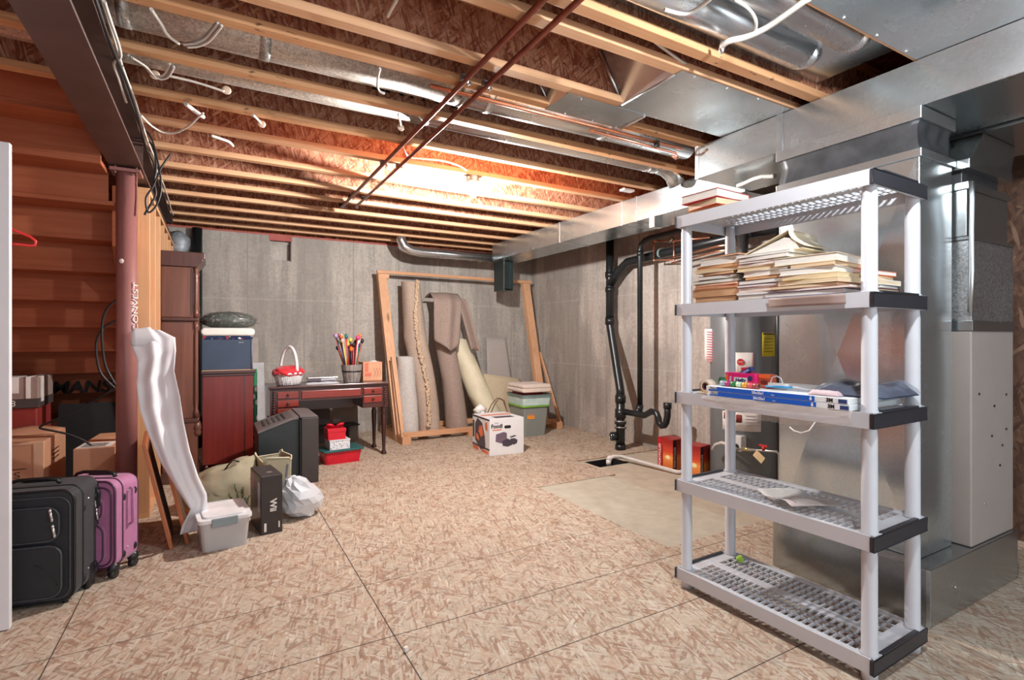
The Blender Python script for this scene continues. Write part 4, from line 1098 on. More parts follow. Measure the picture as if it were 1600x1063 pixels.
# rolls of tape and ribbon
def roll(loc, r, wd, mat, label, axis='x', inner=None, cat='tape roll', name='tape_roll'):
    t = thing(name, label, cat, loc, RZ)
    M_ = Matrix.Rotation(pi/2, 4, 'Y') if axis == 'x' else Matrix.Rotation(pi/2, 4, 'X')
    prof = [(r*0.5, 0), (r, 0), (r, wd), (r*0.5, wd), (r*0.5, 0)]
    MB().lathe(prof, seg=22, mat=M_, cap=False).build('roll', mat, t)
    MB().lathe([(r*0.42,-0.0005),(r*0.52,-0.0005),(r*0.52,wd+0.0005),(r*0.42,wd+0.0005),(r*0.42,-0.0005)], seg=22, mat=M_, cap=False).build('core', inner or plain('brown_cardboard_core', rgb(90,50,44), 0.8), t)
    return t
p = on_shelf(0.700, -0.02, Z3T+0.048+0.0)
roll(on_shelf(0.775, -0.05, Z3T+0.035), 0.034, 0.045, plain('cream_tape', rgb(228,210,190), 0.5), 'cream packing tape roll standing at the far end of the third shelf', 'y')
roll(on_shelf(0.665, -0.09, ZF+0.018), 0.018, 0.05, plain('green_tape', rgb(30,132,84), 0.4), 'small green tape roll behind the cream roll', 'x')
cols = [('magenta',(170,40,110)),('dark green',(40,120,60)),('pale green',(190,214,180)),('golden',(222,160,50)),('rosy red',(214,80,90)),('reddish brown',(150,70,60)),('silver',(150,170,178))]
xs = [0.618, 0.590, 0.560, 0.530, 0.502, 0.474, 0.646]
for (nm, c), x in zip(cols, xs):
    roll(on_shelf(x, -0.035, ZF+0.0125), 0.0125, 0.024, plain(nm.replace(' ', '_')+'_ribbon', rgb(*c), 0.4), '%s ribbon spool in the row on top of the filters' % nm, 'x', name='ribbon_spool', cat='ribbon', )
hb = thing('bag_box', 'bright pink sandwich bag carton on the third shelf', 'carton', on_shelf(0.600, -0.075, ZF), RZ)
pink = plain('hot_pink_card', rgb(226,36,120), 0.45); orange = plain('orange_card', rgb(236,110,50), 0.45)
MB().box(-0.078, 0.078, -0.05, 0, 0, 0.062).build('carton', pink, hb, 0.001)
MB().box(0.0751, 0.0756, -0.048, -0.002, 0.002, 0.053).build('side_print', orange, hb)
MB().box(0.062, 0.0745, 0.0002, 0.001, 0.0, 0.054).build('edge_print', orange, hb)
MB().box(-0.040, 0.030, 0.0002, 0.001, 0.016, 0.042).build('name_plate', fwhite, hb)
text_part('brand_lettering', 'Hefty', 0.024, navy, hb, (-0.005, 0.0014, 0.029), (pi/2,0,pi), 0.0004, 0.0009, shear=0.15)
text_part('brand_lettering', 'Hefty', 0.016, fwhite, hb, (0.048, 0.0012, 0.027), (pi/2,pi/2,pi), 0.0004, 0.0004)
MB().prism([(-0.055+0.012*cos(a*pi/8), 0.040+0.012*sin(a*pi/8)) for a in range(16)], 0.0002, 0.001, 'y').build('round_badge', navy, hb)
MB().box(-0.06, 0.04, 0.0002, 0.0012, 0.004, 0.010).build('lower_stripe', navy, hb)
hb2 = thing('bag_box', 'dark blue carton lying slanted on top of the pink carton', 'carton', on_shelf(0.590, -0.10, ZF+0.0655), rot=(0, 0.5, RZ))
MB().box(-0.035, 0.035, -0.03, 0, -0.008, 0.012).build('carton', navy, hb2, 0.001)
MB().box(-0.025, 0.02, 0.0002, 0.0008, -0.003, 0.007).build('print', plain('pale_blue_print', rgb(140,170,220), 0.5), hb2)
rb_ = thing('small_box', 'small pink-red box leaning behind the dark blue carton', 'box', on_shelf(0.620, -0.145, ZF), RZ)
MB().box(-0.022, 0.022, -0.04, 0, 0, 0.085).build('box', plain('pink_red_card', rgb(222,52,86), 0.5), rb_, 0.001)
ob = thing('orange_box', 'orange-brown box standing right of the pink carton', 'carton', on_shelf(0.492, -0.10, ZF), RZ)
MB().box(-0.028, 0.028, -0.05, 0, 0, 0.062).build('carton', plain('rusty_orange_card', rgb(176,80,52), 0.5), ob, 0.001)
MB().box(-0.027, 0.027, 0.0002, 0.001, 0.044, 0.062).build('top_band', orange, ob)
MB().prism([(0.018*cos(a*pi/8), 0.026+0.010*sin(a*pi/8)) for a in range(16)], 0.0002, 0.0012, 'y').build('print', plain('dark_rust_print', rgb(110,44,34), 0.5), ob)
sc = thing('scissors', 'scissors with blue handle lying on the filters', 'scissors', on_shelf(0.385, -0.03, ZF+0.016), RZ+0.1)
MB().tube([(0.05,0,0),(0.0,0.004,0.002),(-0.06,0.0,0.003)], 0.005, 8).build('handle', plain('bright_blue_plastic', rgb(40,140,196), 0.35), sc, label='bright blue handle')
MB().box(0.0, 0.08, -0.012, -0.006, -0.001, 0.003).box(-0.01,0.03,-0.02,0.0,0.002,0.006).build('blade', MT['steel_seam'], sc)
wc = thing('white_clip', 'white plastic piece with a clear loop beside the scissors', 'plastic piece', on_shelf(0.42, -0.07, ZF+0.014), RZ)
MB().rbox(-0.05, 0.04, -0.03, 0.0, 0, 0.014, 0.01).build('body', MT['pvc'], wc)
MB().tube([(0.03,-0.01,0.012),(0.02,-0.01,0.038),(0.0,-0.01,0.046),(-0.02,-0.01,0.036),(-0.03,-0.01,0.012)], 0.003, 6).build('loop', clear('clear_plastic', rgb(240,240,244), 0.5, 0.1), wc)
ss_ = thing('paper_scrap', 'small tan paper scrap at the far end of the third shelf', 'paper', on_shelf(0.79, -0.02, Z3T+0.003), RZ)
MB().grid(lambda u, v: (-0.025+0.05*u, -0.03*v, 0.004*sin(3*u)+0.001), 4, 2).build('scrap', plain('tan_scrap', rgb(222,186,130), 0.7), ss_, solid=0.001)

# leaflet on the fourth tier
Z4T = TIER[1]+0.001
lt = thing('booklet', 'curled open printed booklet on the second-lowest shelf', 'booklet', on_shelf(0.43, -0.075, Z4T+0.006), RZ-0.55)
def page(x0, x1, h0, h1, curl):
    return lambda u, v: (x0+(x1-x0)*u, -0.21*v, h0+(h1-h0)*u + curl*sin(pi*u) + 0.004*sin(pi*v))
prt = NT('printed_page')
wv = prt.n('ShaderNodeTexWave', wave_type='BANDS', bands_direction='Y'); wv.inputs['Scale'].default_value = 60; wv.inputs['Distortion'].default_value = 2
prt.l(prt.mapping((1,1,1)), wv.inputs['Vector'])
nz = prt.noise(prt.mapping((1,1,1)), 60, 2)
ff = prt.math('MULTIPLY', prt.math('GREATER_THAN', wv.outputs['Fac'], 0.55), prt.math('GREATER_THAN', nz.outputs['Fac'], 0.42))
prt.color(prt.mix(prt.math('MULTIPLY', ff, 0.45), rgb(222,222,222), rgb(130,130,134))); prt.set(Roughness=0.6)
MB().grid(page(0.0, 0.16, 0.0, 0.005, -0.006), 10, 6).build('page', prt.mat, lt, solid=0.0012)
MB().grid(page(-0.002, -0.15, 0.002, 0.022, 0.016), 10, 6).build('page', plain('grey_cover_page', rgb(176,166,162), 0.5), lt, solid=0.0012, label='grey cover page')
fr = MB()
for a, b_, c, d_ in ((-0.125,-0.03,-0.03,-0.033),(-0.125,-0.03,-0.12,-0.123)):
    fr.grid(lambda u, v, a=a, b_=b_, c=c, d_=d_: (b_+(a-b_)*u, c+(d_-c)*v, 0.0045+0.02*((-(b_+(a-b_)*u))/0.15)+0.016*sin(pi*(-(b_+(a-b_)*u))/0.15)), 8, 1)
fr.build('print_border', plain('grey_ink', rgb(90,86,92), 0.6), lt, solid=0.0008)
gb = thing('green_ball', 'small bright green fuzzy ball on the lowest shelf', 'ball', (2.40, 1.80, TIER[0]+0.015))
MB().sphere((0,0,0), 0.019, 14, 10, jitter=0.08, rnd=R).build('ball', plain('lime_green_fuzz', rgb(150,196,60), 0.9, sheen=0.5), gb)

# ================================================================ boxes of light fittings by the right wall
def portfolio(loc, rz, label):
    t = thing('light_fitting_box', label, 'carton', loc, rz, group='red light fitting cartons')
    m = NT('orange_glow_print')
    sp_ = m.n('ShaderNodeSeparateXYZ'); m.l(m.tc.outputs['Object'], sp_.inputs[0])
    nz = m.noise(m.mapping((1,1,1)), 6, 3)
    zz = m.math('ADD', m.math('MULTIPLY', sp_.outputs[2], 3.3), m.math('MULTIPLY', nz.outputs['Fac'], 0.12))
    m.color(m.ramp(zz, [(0.05, rgb(200,96,40)), (0.45, rgb(238,150,74)), (0.62, rgb(206,70,40)), (0.95, rgb(150,28,26))])); m.set(Roughness=0.4)
    MB().box(-0.08, 0.09, -0.10, 0.10, 0, 0.30).build('carton', plain('dark_red_card', rgb(150,26,24), 0.4), t, 0.002)
    MB().box(-0.0812, -0.0802, -0.099, 0.028, 0.003, 0.297).build('picture_print', m.mat, t)
    MB().box(-0.028, 0.089, -0.1012, -0.1002, 0.003, 0.297).build('picture_print', m.mat, t)
    MB().sphere((-0.0815, -0.035, 0.12), 0.026, 14, 8, (0.04,1.2,0.8)).build('lamp_picture', plain('pale_glow_print', rgb(250,226,170), 0.4), t)
    MB().box(-0.0815, -0.0803, 0.040, 0.098, 0.01, 0.29).build('title_band', plain('deep_red_band', rgb(176,24,28), 0.4), t)
    MB().box(-0.079, -0.034, -0.1015, -0.1003, 0.01, 0.29).build('title_band', BC.setdefault('blackband', plain('black_band', rgb(38,14,14), 0.4)), t)
    text_part('title_lettering', 'PORTFOLIO', 0.040, MT['pvc'], t, (-0.0822, 0.068, 0.13), (pi/2, -pi/2, -pi/2), 0.0005, 0.0008)
    text_part('title_lettering', 'PORTFOLIO', 0.036, MT['pvc'], t, (-0.057, -0.1022, 0.13), (pi/2, -pi/2, 0), 0.0005, 0.0008)
    return t
pA = at_z(1050, 735, 0.0)
portfolio((3.92, 3.72, -0.012), 0.0, 'red and orange light fitting carton nearer the drain stack')
portfolio((3.88, 3.38, -0.012), 0.15, 'red and orange light fitting carton beside the water heater')

# small bits on the floor
wcube = thing('white_cube', 'tiny white cube lying on the floor seam in the foreground', 'cube', at_z(634, 1018, 0.0), 0.3)
MB().box(-0.008, 0.008, -0.008, 0.008, 0, 0.018).build('cube', MT['pvc'], wcube, 0.001)

# ================================================================ far left: door, hanger, luggage
dr = MB().box(-1.60, -0.779, 3.07, 3.106, 0.004, 2.13).build('door_1', MT['white_paint'], None, 0.002); tag(dr, kind='structure')
hg = thing('clothes_hanger', 'red plastic clothes hanger sticking out behind the white door edge', 'hanger', (0,0,0))
def hp(x, y): return at_y(x, y, 3.128)
h_top = Vector((-0.86, 3.128, 2.06))
MB().tube([hp(14,357), hp(30,363), hp(47,370), hp(56,377), hp(55,383), hp(48,384), hp(30,382), hp(12,381), Vector((-1.15,3.128,hp(12,381).z-0.0)), Vector((-1.17,3.128,hp(12,381).z+0.02)), Vector((-0.90,3.128,hp(14,357).z+0.045))], 0.0055, 8, closed=True).build('frame', plain('red_plastic', rgb(226,50,52), 0.35), hg)
MB().tube([Vector((-0.90,3.128,hp(14,357).z+0.045)), Vector((-0.90,3.128,2.12)), Vector((-0.90,3.122,2.137)), Vector((-0.90,3.09,2.139)), Vector((-0.90,3.060,2.130)), Vector((-0.90,3.062,2.11))], 0.002, 6).build('hook', MT['steel_seam'], hg)

blk = plain('black_luggage_fabric', rgb(38,38,42), 0.75, 0, 0.1, 30, bump=0.25, bs=900, sheen=0.1)
pip = plain('black_piping', rgb(20,20,22), 0.45)
sheenp = plain('dark_glossy_piping', rgb(66,68,74), 0.35)
def suitcase(label, loc, rz, w, d, h, fab, pipe, wheels, accent=None, cat='suitcase'):
    t = thing('suitcase', label, cat, loc, rz)
    z0 = wheels
    MB().rbox(-w/2, w/2, 0, d, z0, z0+h, 0.055, 6, axis='y').build('body', fab, t, 0.008)
    def ring(y, ins, r, mat, nm='piping', zlo=0, zhi=None):
        pts = rrect(-w/2+ins, w/2-ins, z0+ins+zlo, z0+(h if zhi is None else zhi)-ins, 0.055, 6)
        MB().tube([(a, y, b_) for a, b_ in pts], r, 6, closed=True).build(nm, mat, t)
    ring(0.002, 0.004, 0.006, pipe); ring(d-0.002, 0.004, 0.006, pipe); ring(d*0.30, -0.001, 0.004, pipe, 'zip'); 
    # front pockets
    MB().rbox(-w/2+0.035, w/2-0.045, -0.028, 0.0, z0+0.035, z0+h*0.52, 0.05, 6, axis='y').build('lower_pocket', fab, t, 0.008)
    MB().rbox(-w/2+0.04, w/2-0.055, -0.024, 0.0, z0+h*0.56, z0+h-0.075, 0.045, 6, axis='y').build('upper_pocket', fab, t, 0.008)
    for (a0, a1, b0, b1, y) in ((-w/2+0.035, w/2-0.045, z0+0.035, z0+h*0.52, -0.027), (-w/2+0.04, w/2-0.055, z0+h*0.56, z0+h-0.075, -0.023), (-w/2+0.02, w/2-0.02, z0+0.018, z0+h-0.035, -0.002)):
        MB().tube([(a, y, b_) for a, b_ in rrect(a0, a1, b0, b1, 0.05, 6)], 0.0045, 6, closed=True).build('piping', sheenp if pipe is pip else pipe, t)
    # zip pulls
    for (x, z) in ((w/2-0.085, z0+h*0.80), (w/2-0.075, z0+h*0.66)):
        MB().tube([(x,-0.032,z+0.014),(x+0.004,-0.035,z),(x+0.008,-0.036,z-0.02)], 0.006, 6).sphere((x,-0.032,z+0.016),0.009,8,6,(0.8,0.6,1.3)).sphere((x+0.008,-0.036,z-0.024),0.009,8,6,(0.7,0.4,1.3)).build('zip_pull', MT['steel_seam'], t)
    # handle on top
    MB().tube([(-0.11, d*0.5, z0+h), (-0.095, d*0.5, z0+h+0.018), (-0.06, d*0.5, z0+h+0.028), (0.06, d*0.5, z0+h+0.028), (0.095, d*0.5, z0+h+0.018), (0.11, d*0.5, z0+h)], 0.009, 8).build('top_handle', pip, t)
    MB().rbox(-0.07, 0.07, d*0.72, d*0.95, z0+h-0.002, z0+h+0.01, 0.01).build('handle_housing', pip, t, 0.003)
    # side fittings
    for z in (0.12, 0.78):
        MB().sphere((w/2+0.002, d*0.35, z0+h*z), 0.011, 8, 6, (0.6,1,1.8)).build('side_stud', MT['black_plastic'], t)
        MB().sphere((w/2+0.001, d*0.52, z0+h*(z+0.06)), 0.005, 8, 6).build('rivet', MT['screw'], t)
        MB().sphere((w/2+0.002, d*0.85, z0+h*(z+0.03)), 0.011, 8, 6, (0.6,1,1.8)).build('side_stud', MT['black_plastic'], t)
    return t
s1 = suitcase('large black upright suitcase by the white door edge', (-0.798, 3.265, 0.0), radians(-11), 0.44, 0.26, 0.535, blk, pip, 0.018)
for x in (-0.17, 0.17):
    MB().cyl((x-0.012, 0.19, 0.022), (x+0.012, 0.19, 0.022), 0.022, seg=14).build('wheel', MT['black_plastic'], s1)
    MB().cyl((x, 0.03, 0.0), (x, 0.03, 0.025), 0.012, seg=10).build('foot', MT['black_plastic'], s1)
MB().box(0.196, 0.222, 0.15, 0.222, 0.0, 0.13).build('corner_guard', MT['black_plastic'], s1, 0.01)
em = MB(); em.sphere((-0.095, -0.026, 0.335), 0.012, 8, 6, (1.3,0.3,0.8)); em.cyl((-0.095,-0.024,0.345),(-0.09,-0.024,0.362),0.005,seg=6); em.cyl((-0.095,-0.024,0.33),(-0.10,-0.024,0.315),0.004,seg=6)
em.build('emblem', MT['steel_seam'], s1)
# panel seams curved across the pockets
for (cx_, cz_, r_) in ((-0.02, 0.05, 0.19), (0.10, 0.30, 0.17)):
    MB().tube([(cx_+r_*cos(a), -0.0285 if cz_ < 0.2 else -0.0245, cz_+r_*sin(a)) for a in [radians(12+6*k) for k in range(9)] if cx_+r_*cos(a) < 0.165], 0.002, 5).build('seam', pip, s1)
pur = plain('plum_luggage_fabric', rgb(176,108,150), 0.6, 0, 0.08, 30, bump=0.2, bs=800, sheen=0.3)
s2 = suitcase('plum purple upright suitcase with black wheels behind the black one', (-0.605, 3.515, 0.0), radians(-28), 0.34, 0.175, 0.465, pur, plain('dark_plum_piping', rgb(82,50,74), 0.4), 0.055)
for x in (-0.145, 0.145):
    for y in (0.02, 0.17):
        w_ = MB(); w_.cyl((x-0.014, y, 0.024), (x+0.014, y, 0.024), 0.024, seg=16); w_.build('wheel', MT['black_plastic'], s2)
        MB().sphere((x, y, 0.055), 0.030, 10, 8, (0.9,1,1.0)).build('wheel_housing', MT['black_plastic'], s2)
MB().tube([(0.178, 0.10, 0.46), (0.192, 0.10, 0.45), (0.192, 0.10, 0.27), (0.178, 0.10, 0.26)], 0.008, 8).build('side_handle', pur, s2)
for x in (0.06, 0.085):
    MB().box(x, x+0.014, -0.036, -0.02, 0.46, 0.50).build('zip_lock', MT['black_plastic'], s2, 0.003)
MB().rbox(0.04, 0.11, -0.034, -0.022, 0.38, 0.49, 0.03, 4, axis='y').build('lock_plate', plain('dark_grey_plate', rgb(52,50,54), 0.4), s2)

# cartons beneath the stairs
card = plain('brown_cardboard', rgb(196,144,112), 0.8, 0, 0.05, 10)
tape = plain('tan_packing_tape', rgb(214,172,140), 0.5)
c1 = thing('cardboard_box', 'large brown cardboard carton with sagging top under the stairs', 'carton', (-0.965, 4.44, 0))
MB().box(-0.66, 0, 0, 0.60, 0, 0.60).build('carton', card, c1, 0.006)
MB().box(-0.66, 0.002, -0.002, 0.05, 0.592, 0.603).box(-0.045,0.003,-0.003,0.02,0.30,0.60).build('tape', tape, c1)
MB().grid(lambda u, v: (-0.36+0.36*u, 0.35+0.25*v, 0.604+0.03*sin(pi*u)*v), 6, 4).build('top_flap', card, c1, solid=0.003)
text_part('print_lettering', 'ICS', 0.055, plain('brown_print', rgb(74,50,42), 0.7), c1, (-0.165, -0.0015, 0.40), (pi/2,0,0), 0.0005, squash=1.5)
MB().box(-0.30, -0.08, -0.0015, -0.0005, 0.437, 0.442).build('print_line', BC['blackband'], c1)
for k in range(3):
    MB().box(0.0005, 0.0012, 0.22-0.0*k, 0.40, 0.50-0.03*k, 0.508-0.03*k).build('print_line', BC['blackband'], c1)
c2 = thing('storage_box', 'grey-lidded red box with white tape strips under the stairs', 'box', (-1.14, 5.10, 0))
MB().box(-0.50, 0, 0, 0.38, 0, 0.78).build('box', plain('dull_red_box', rgb(138,44,38), 0.6), c2, 0.01)
MB().box(-0.50, 0.012, -0.012, 0.38, 0.78, 0.985).build('upper_carton', plain('taupe_carton', rgb(150,128,120), 0.7), c2, 0.01)
MB().box(-0.50, 0.014, -0.014, 0.38, 0.76, 0.83).build('dark_band', plain('dark_grey_band', rgb(70,62,60), 0.6), c2, 0.004)
MB().box(-0.06, -0.035, -0.018, 0.38, 0.83, 0.989).box(-0.30, -0.10, -0.017, 0.2, 0.87, 0.988).box(-0.005,0.0165,0.03,0.10,0.80,0.989).build('white_tape', MT['pvc'], c2)
text_part('side_lettering', '8', 0.06, MT['pvc'], c2, (-0.13, -0.016, 0.795), (pi/2,0,0), 0.0005)
c3 = thing('black_board', 'flat black board leaning beneath the stairs', 'board', (-1.10, 5.42, 0), rot=(radians(-6), 0, 0))
MB().box(0.0, 0.52, 0, 0.02, 0.0, 0.74).build('panel', BC.setdefault('deepblack', plain('deep_black', (0.008,0.008,0.009,1), 0.8)), c3, 0.002)
c4 = thing('flat_carton', 'long flat cardboard carton with white shipping label lying under the stairs', 'carton', (-0.68, 4.30, 0.0), rot=(0,0,radians(-4)))
MB().box(-0.11, 0.11, 0, 0.62, 0.0, 0.56).build('carton', card, c4, 0.004)
MB().box(-0.10, 0.08, 0.01, 0.20, 0.561, 0.563).build('shipping_label', paper, c4)
for k in range(4): MB().box(-0.08, 0.05, 0.03+0.035*k, 0.045+0.035*k, 0.5635, 0.5642).build('label_print', BC['blackband'], c4)
c5 = thing('black_disc', 'small round black dial shape in the dark under the stairs', 'disc', at_y(131, 700, 5.2))
MB().cyl((0,0,0),(0,0.03,0),0.06,seg=20).build('disc', MT['black_plastic'], c5)
c5.location.z = 0.06

# ================================================================ leaning boards and white film by the column
bw = wood('orange_brown_board', rgb(168,96,58), rgb(190,120,80), 'z', 6, knots=False)
bf = plain('dark_board_face', rgb(92,66,54), 0.6)
for k, (xb, yb, lb) in enumerate(((-0.215, 3.745, 'orange-edged wooden board leaning nearest the purple suitcase'), (-0.135, 3.80, 'second orange-edged board leaning just beside the clear bin'))):
    t = thing('leaning_board', lb, 'board', (xb, yb, 0.004), rot=(0, radians(-12), radians(4)))
    MB().box(-0.02, 0.0, 0, 0.55, 0, 0.66).build('board', bw, t, 0.002)
    MB().box(0.0005, 0.002, 0.03, 0.52, 0.04, 0.62).build('face', bf, t)

fw = NT('white_plastic_sheeting'); fw.color(rgb(232,230,234)); fw.set(Roughness=0.6, Alpha=0.93)
fw.b.inputs['Subsurface Weight'].default_value = 0.0
n1 = fw.noise(fw.mapping((1,1,0.5)), 60, 3); fw.bump(n1.outputs['Fac'], 0.15, 0.004)
fl = thing('plastic_sheeting', 'long crumpled strip of white plastic sheeting hanging beside the column', 'plastic sheeting', (0,0,0))
Lp = [(210,513),(203,536),(215,565),(213,600),(218,640),(232,680),(252,725),(276,765),(297,797),(284,822),(281,836)]
Rp = [(250,516),(274,528),(275,548),(272,580),(281,620),(287,660),(297,705),(310,745),(323,772),(325,800),(322,826)]
Yp = [4.03,3.99,3.94,3.86,3.78,3.70,3.66,3.67,3.72,3.78,3.80]
def sheet(u, v):
    t = u*(len(Lp)-1); i = min(int(t), len(Lp)-2); f_ = t-i
    f_ = f_*f_*(3-2*f_)*0.5+f_*0.5
    l = (Lp[i][0]+(Lp[i+1][0]-Lp[i][0])*f_, Lp[i][1]+(Lp[i+1][1]-Lp[i][1])*f_)
    r_ = (Rp[i][0]+(Rp[i+1][0]-Rp[i][0])*f_, Rp[i][1]+(Rp[i+1][1]-Rp[i][1])*f_)
    Y = Yp[i]+(Yp[i+1]-Yp[i])*f_
    x = l[0]+(r_[0]-l[0])*v; y = l[1]+(r_[1]-l[1])*v
    Y += 0.009*sin(v*9+u*4)+0.007*sin(v*17+2+u*9)+0.003*sin(u*55+v*6)
    return at_y(x, y, Y)
MB().grid(sheet, 60, 20).build('sheet', fw.mat, fl, solid=0.0015)
MB().grid(lambda u, v: at_y(205+30*u+18*v*u, 515+28*v-4*u, 3.99-0.02*sin(3*v)), 5, 5).build('folded_corner', fw.mat, fl, solid=0.0015)

# ---------------------------------------------------------------- clear bin with white lid
cb_ = thing('storage_bin', 'small clear storage bin with white lid and grey latches on the floor', 'storage bin', (-0.076, 3.579, 0), radians(6))
cl_m = clear('clear_bin_plastic', rgb(216,214,214), 0.55, 0.3)
def bin_shell(t, w, d, h, taper, mat, r=0.03, nm='tub'):
    a = rrect(taper, w-taper, taper, d-taper, r, 4); b_ = rrect(0, w, 0, d, r, 4); n = len(a)
    m = MB(); vs = [(p[0], p[1], 0.0) for p in a] + [(p[0], p[1], h) for p in b_]
    m.add(vs, [tuple(range(n))[::-1]] + [(i, (i+1) % n, n+(i+1) % n, n+i) for i in range(n)])
    m.build(nm, mat, t, solid=0.002)
bin_shell(cb_, 0.27, 0.36, 0.175, 0.015, cl_m)
MB().prism(rrect(-0.012, 0.282, -0.012, 0.372, 0.035, 5), 0.172, 0.196, 'z').prism(rrect(0.02, 0.25, 0.02, 0.34, 0.03, 5), 0.196, 0.206, 'z').build('lid', plain('white_lid', rgb(232,232,234), 0.4), cb_, 0.004)
for y0 in (-0.020, 0.366):
    MB().box(0.06, 0.20, y0, y0+0.014, 0.150, 0.200).build('latch', plain('grey_latch', rgb(138,152,156), 0.4), cb_, 0.004)
MB().grid(lambda u, v: (0.03+0.21*u, 0.03+0.3*v, 0.02+0.10*(0.6+0.4*sin(5*u+3*v))*min(1,5*min(u,1-u))), 12, 12).build('contents', plain('whitish_contents', rgb(206,202,198), 0.7), cb_)

# ---------------------------------------------------------------- console carton
wi = thing('console_box', 'tall narrow black carton with white lettering standing on the floor', 'carton', (0.26, 3.725, 0), radians(8))
MB().box(0, 0.130, 0, 0.32, 0, 0.380).build('carton', plain('dark_brown_black_card', rgb(52,44,42), 0.35), wi, 0.003)
MB().box(-0.0012, -0.0002, 0.01, 0.31, 0.01, 0.37).build('side_print', plain('grey_side_print', rgb(70,62,68), 0.3, 0, 0.5, 12), wi)
MB().box(-0.0018, -0.0012, 0.03, 0.09, 0.14, 0.33).build('console_picture', plain('pale_grey_print', rgb(170,172,190), 0.3), wi)
MB().box(-0.0018, -0.0012, 0.20, 0.30, 0.25, 0.36).build('red_print', plain('dark_pink_print', rgb(150,60,80), 0.3), wi)
text_part('lettering', 'Wii', 0.055, MT['pvc'], wi, (0.072, -0.0015, 0.185), (pi/2, pi/2, 0), 0.0005, 0.002)
MB().box(0.018, 0.032, -0.0015, -0.0005, 0.02, 0.075).box(0.105, 0.113, -0.0015, -0.0005, 0.035, 0.075).build('white_print', MT['pvc'], wi)
MB().sphere((0.07, 0.10, 0.3805), 0.02, 12, 6, (1,1,0.05)).build('round_print', plain('grey_round_print', rgb(128,120,120), 0.4), wi)

# ---------------------------------------------------------------- soft bags
def blob(c, r, sc, seed, amp=0.12, freq=5, seg=36, rings=22, top=None):
    rd = random.Random(seed); ph = [(rd.uniform(0,6), rd.uniform(0,6), rd.uniform(0,6), Vector((rd.uniform(-1,1), rd.uniform(-1,1), rd.uniform(-1,1))).normalized()*freq*rd.uniform(.6,2.2)) for _ in range(9)]
    m = MB(); vs = []
    for i in range(rings+1):
        th = pi*i/rings
        for k in range(seg):
            a = 2*pi*k/seg
            d = Vector((sin(th)*cos(a), sin(th)*sin(a), cos(th)))
            n = sum(abs(sin(d.dot(q)+p0)) for p0, p1_, p2_, q in ph)/9 - 0.6
            p = Vector((d.x*sc[0], d.y*sc[1], d.z*sc[2]))*r*(1+amp*n*2)
            if top: p = top(p)
            p = p + Vector(c)
            p.z = max(p.z, 0.002+0.002*sin(k))
            vs.append(p)
    fs = [(i*seg+k, (i+1)*seg+k, (i+1)*seg+(k+1) % seg, i*seg+(k+1) % seg) for i in range(rings) for k in range(seg)]
    return m.add(vs, fs, True)
khaki = plain('khaki_canvas', rgb(164,156,132), 0.85, 0, 0.08, 12, bump=0.3, bs=300)
kb = thing('canvas_bag', 'slumped khaki canvas bag on the floor in front of the cabinet', 'bag', (0.06, 4.55, 0))
blob((0,0,0.10), 0.28, (0.95,0.75,0.75), 5, 0.2, 6, top=lambda p: Vector((p.x + 0.25*max(p.z,0), p.y, p.z*(1+0.9*max(0, p.x+0.05)*2)))).build('bag', khaki, kb)
MB().tube([(0.0,-0.1,0.28),(0.03,-0.12,0.33),(0.06,-0.12,0.36),(0.10,-0.1,0.34)], 0.006, 6).build('drawcord', MT['black_cable'], kb)
tb = thing('tote_bag', 'open khaki tote bag holding grey magazines beside the television', 'bag', (0.40, 4.50, 0), radians(10))
a = rrect(-0.09, 0.09, -0.12, 0.12, 0.02, 3); n = len(a); m = MB()
vs = [(p[0]*0.95, p[1]*0.95, 0.002) for p in a]+[(p[0]*(1.05+0.1*sin(i)), p[1]*1.02, 0.20) for i, p in enumerate(a)]+[(p[0]*1.15, p[1]*1.12, 0.345+0.02*sin(i*1.3)) for i, p in enumerate(a)]
m.add(vs, [tuple(range(n))]+[(k*n+i, k*n+(i+1) % n, (k+1)*n+(i+1) % n, (k+1)*n+i) for k in range(2) for i in range(n)]); m.build('bag', khaki, tb, solid=0.004)
MB().tube([(p[0]*1.15, p[1]*1.12, 0.345+0.02*sin(i*1.3)) for i, p in enumerate(a)], 0.006, 6, closed=True).build('rim', plain('pale_hem', rgb(200,192,166), 0.8), tb)
for k in range(4):
    mg = thing('magazine', ['lilac grey magazine at the left in the tote bag','dark grey magazine second from the left in the tote bag','pale grey magazine third from the left in the tote bag','slate magazine at the right in the tote bag'][k], 'magazine', (0.345+0.033*k, 4.47+0.01*k, 0.03), rot=(radians(4*k-6), radians(-6+4*k), radians(10)), group='magazines in the tote bag')
    MB().box(-0.008, 0.008, -0.10, 0.10, 0, 0.27+0.012*(k%2)).build('magazine', plain('magazine_paper_%s' % 'abcd'[k], rgb(*((150,140,160),(92,92,104),(176,172,180),(110,116,128))[k]), 0.4, 0, 0.2, 20), mg, 0.002)
wb = thing('plastic_bag', 'crumpled white translucent plastic carrier bag on the floor', 'bag', (0.535, 4.02, 0))
rd = random.Random(17); m = MB(); vs = []; SG, RN = 15, 9
for i in range(RN+1):
    th = pi*i/RN
    for k in range(SG):
        a_ = 2*pi*(k+0.5*(i%2))/SG
        r_ = 0.145*(1+rd.uniform(-0.13, 0.10))
        p = Vector((sin(th)*cos(a_)*r_*(1.1 if cos(a_) > 0 else 0.95), sin(th)*sin(a_)*r_, cos(th)*r_*0.95))
        if p.z > 0: p.x -= 0.45*p.z; p.z *= 1.12; p.x *= 0.9
        vs.append((p.x, p.y, max(0.003, p.z+0.125)))
m.add(vs, [(i*SG+k, (i+1)*SG+k, (i+1)*SG+(k+1) % SG, i*SG+(k+1) % SG) for i in range(RN) for k in range(SG)], False)
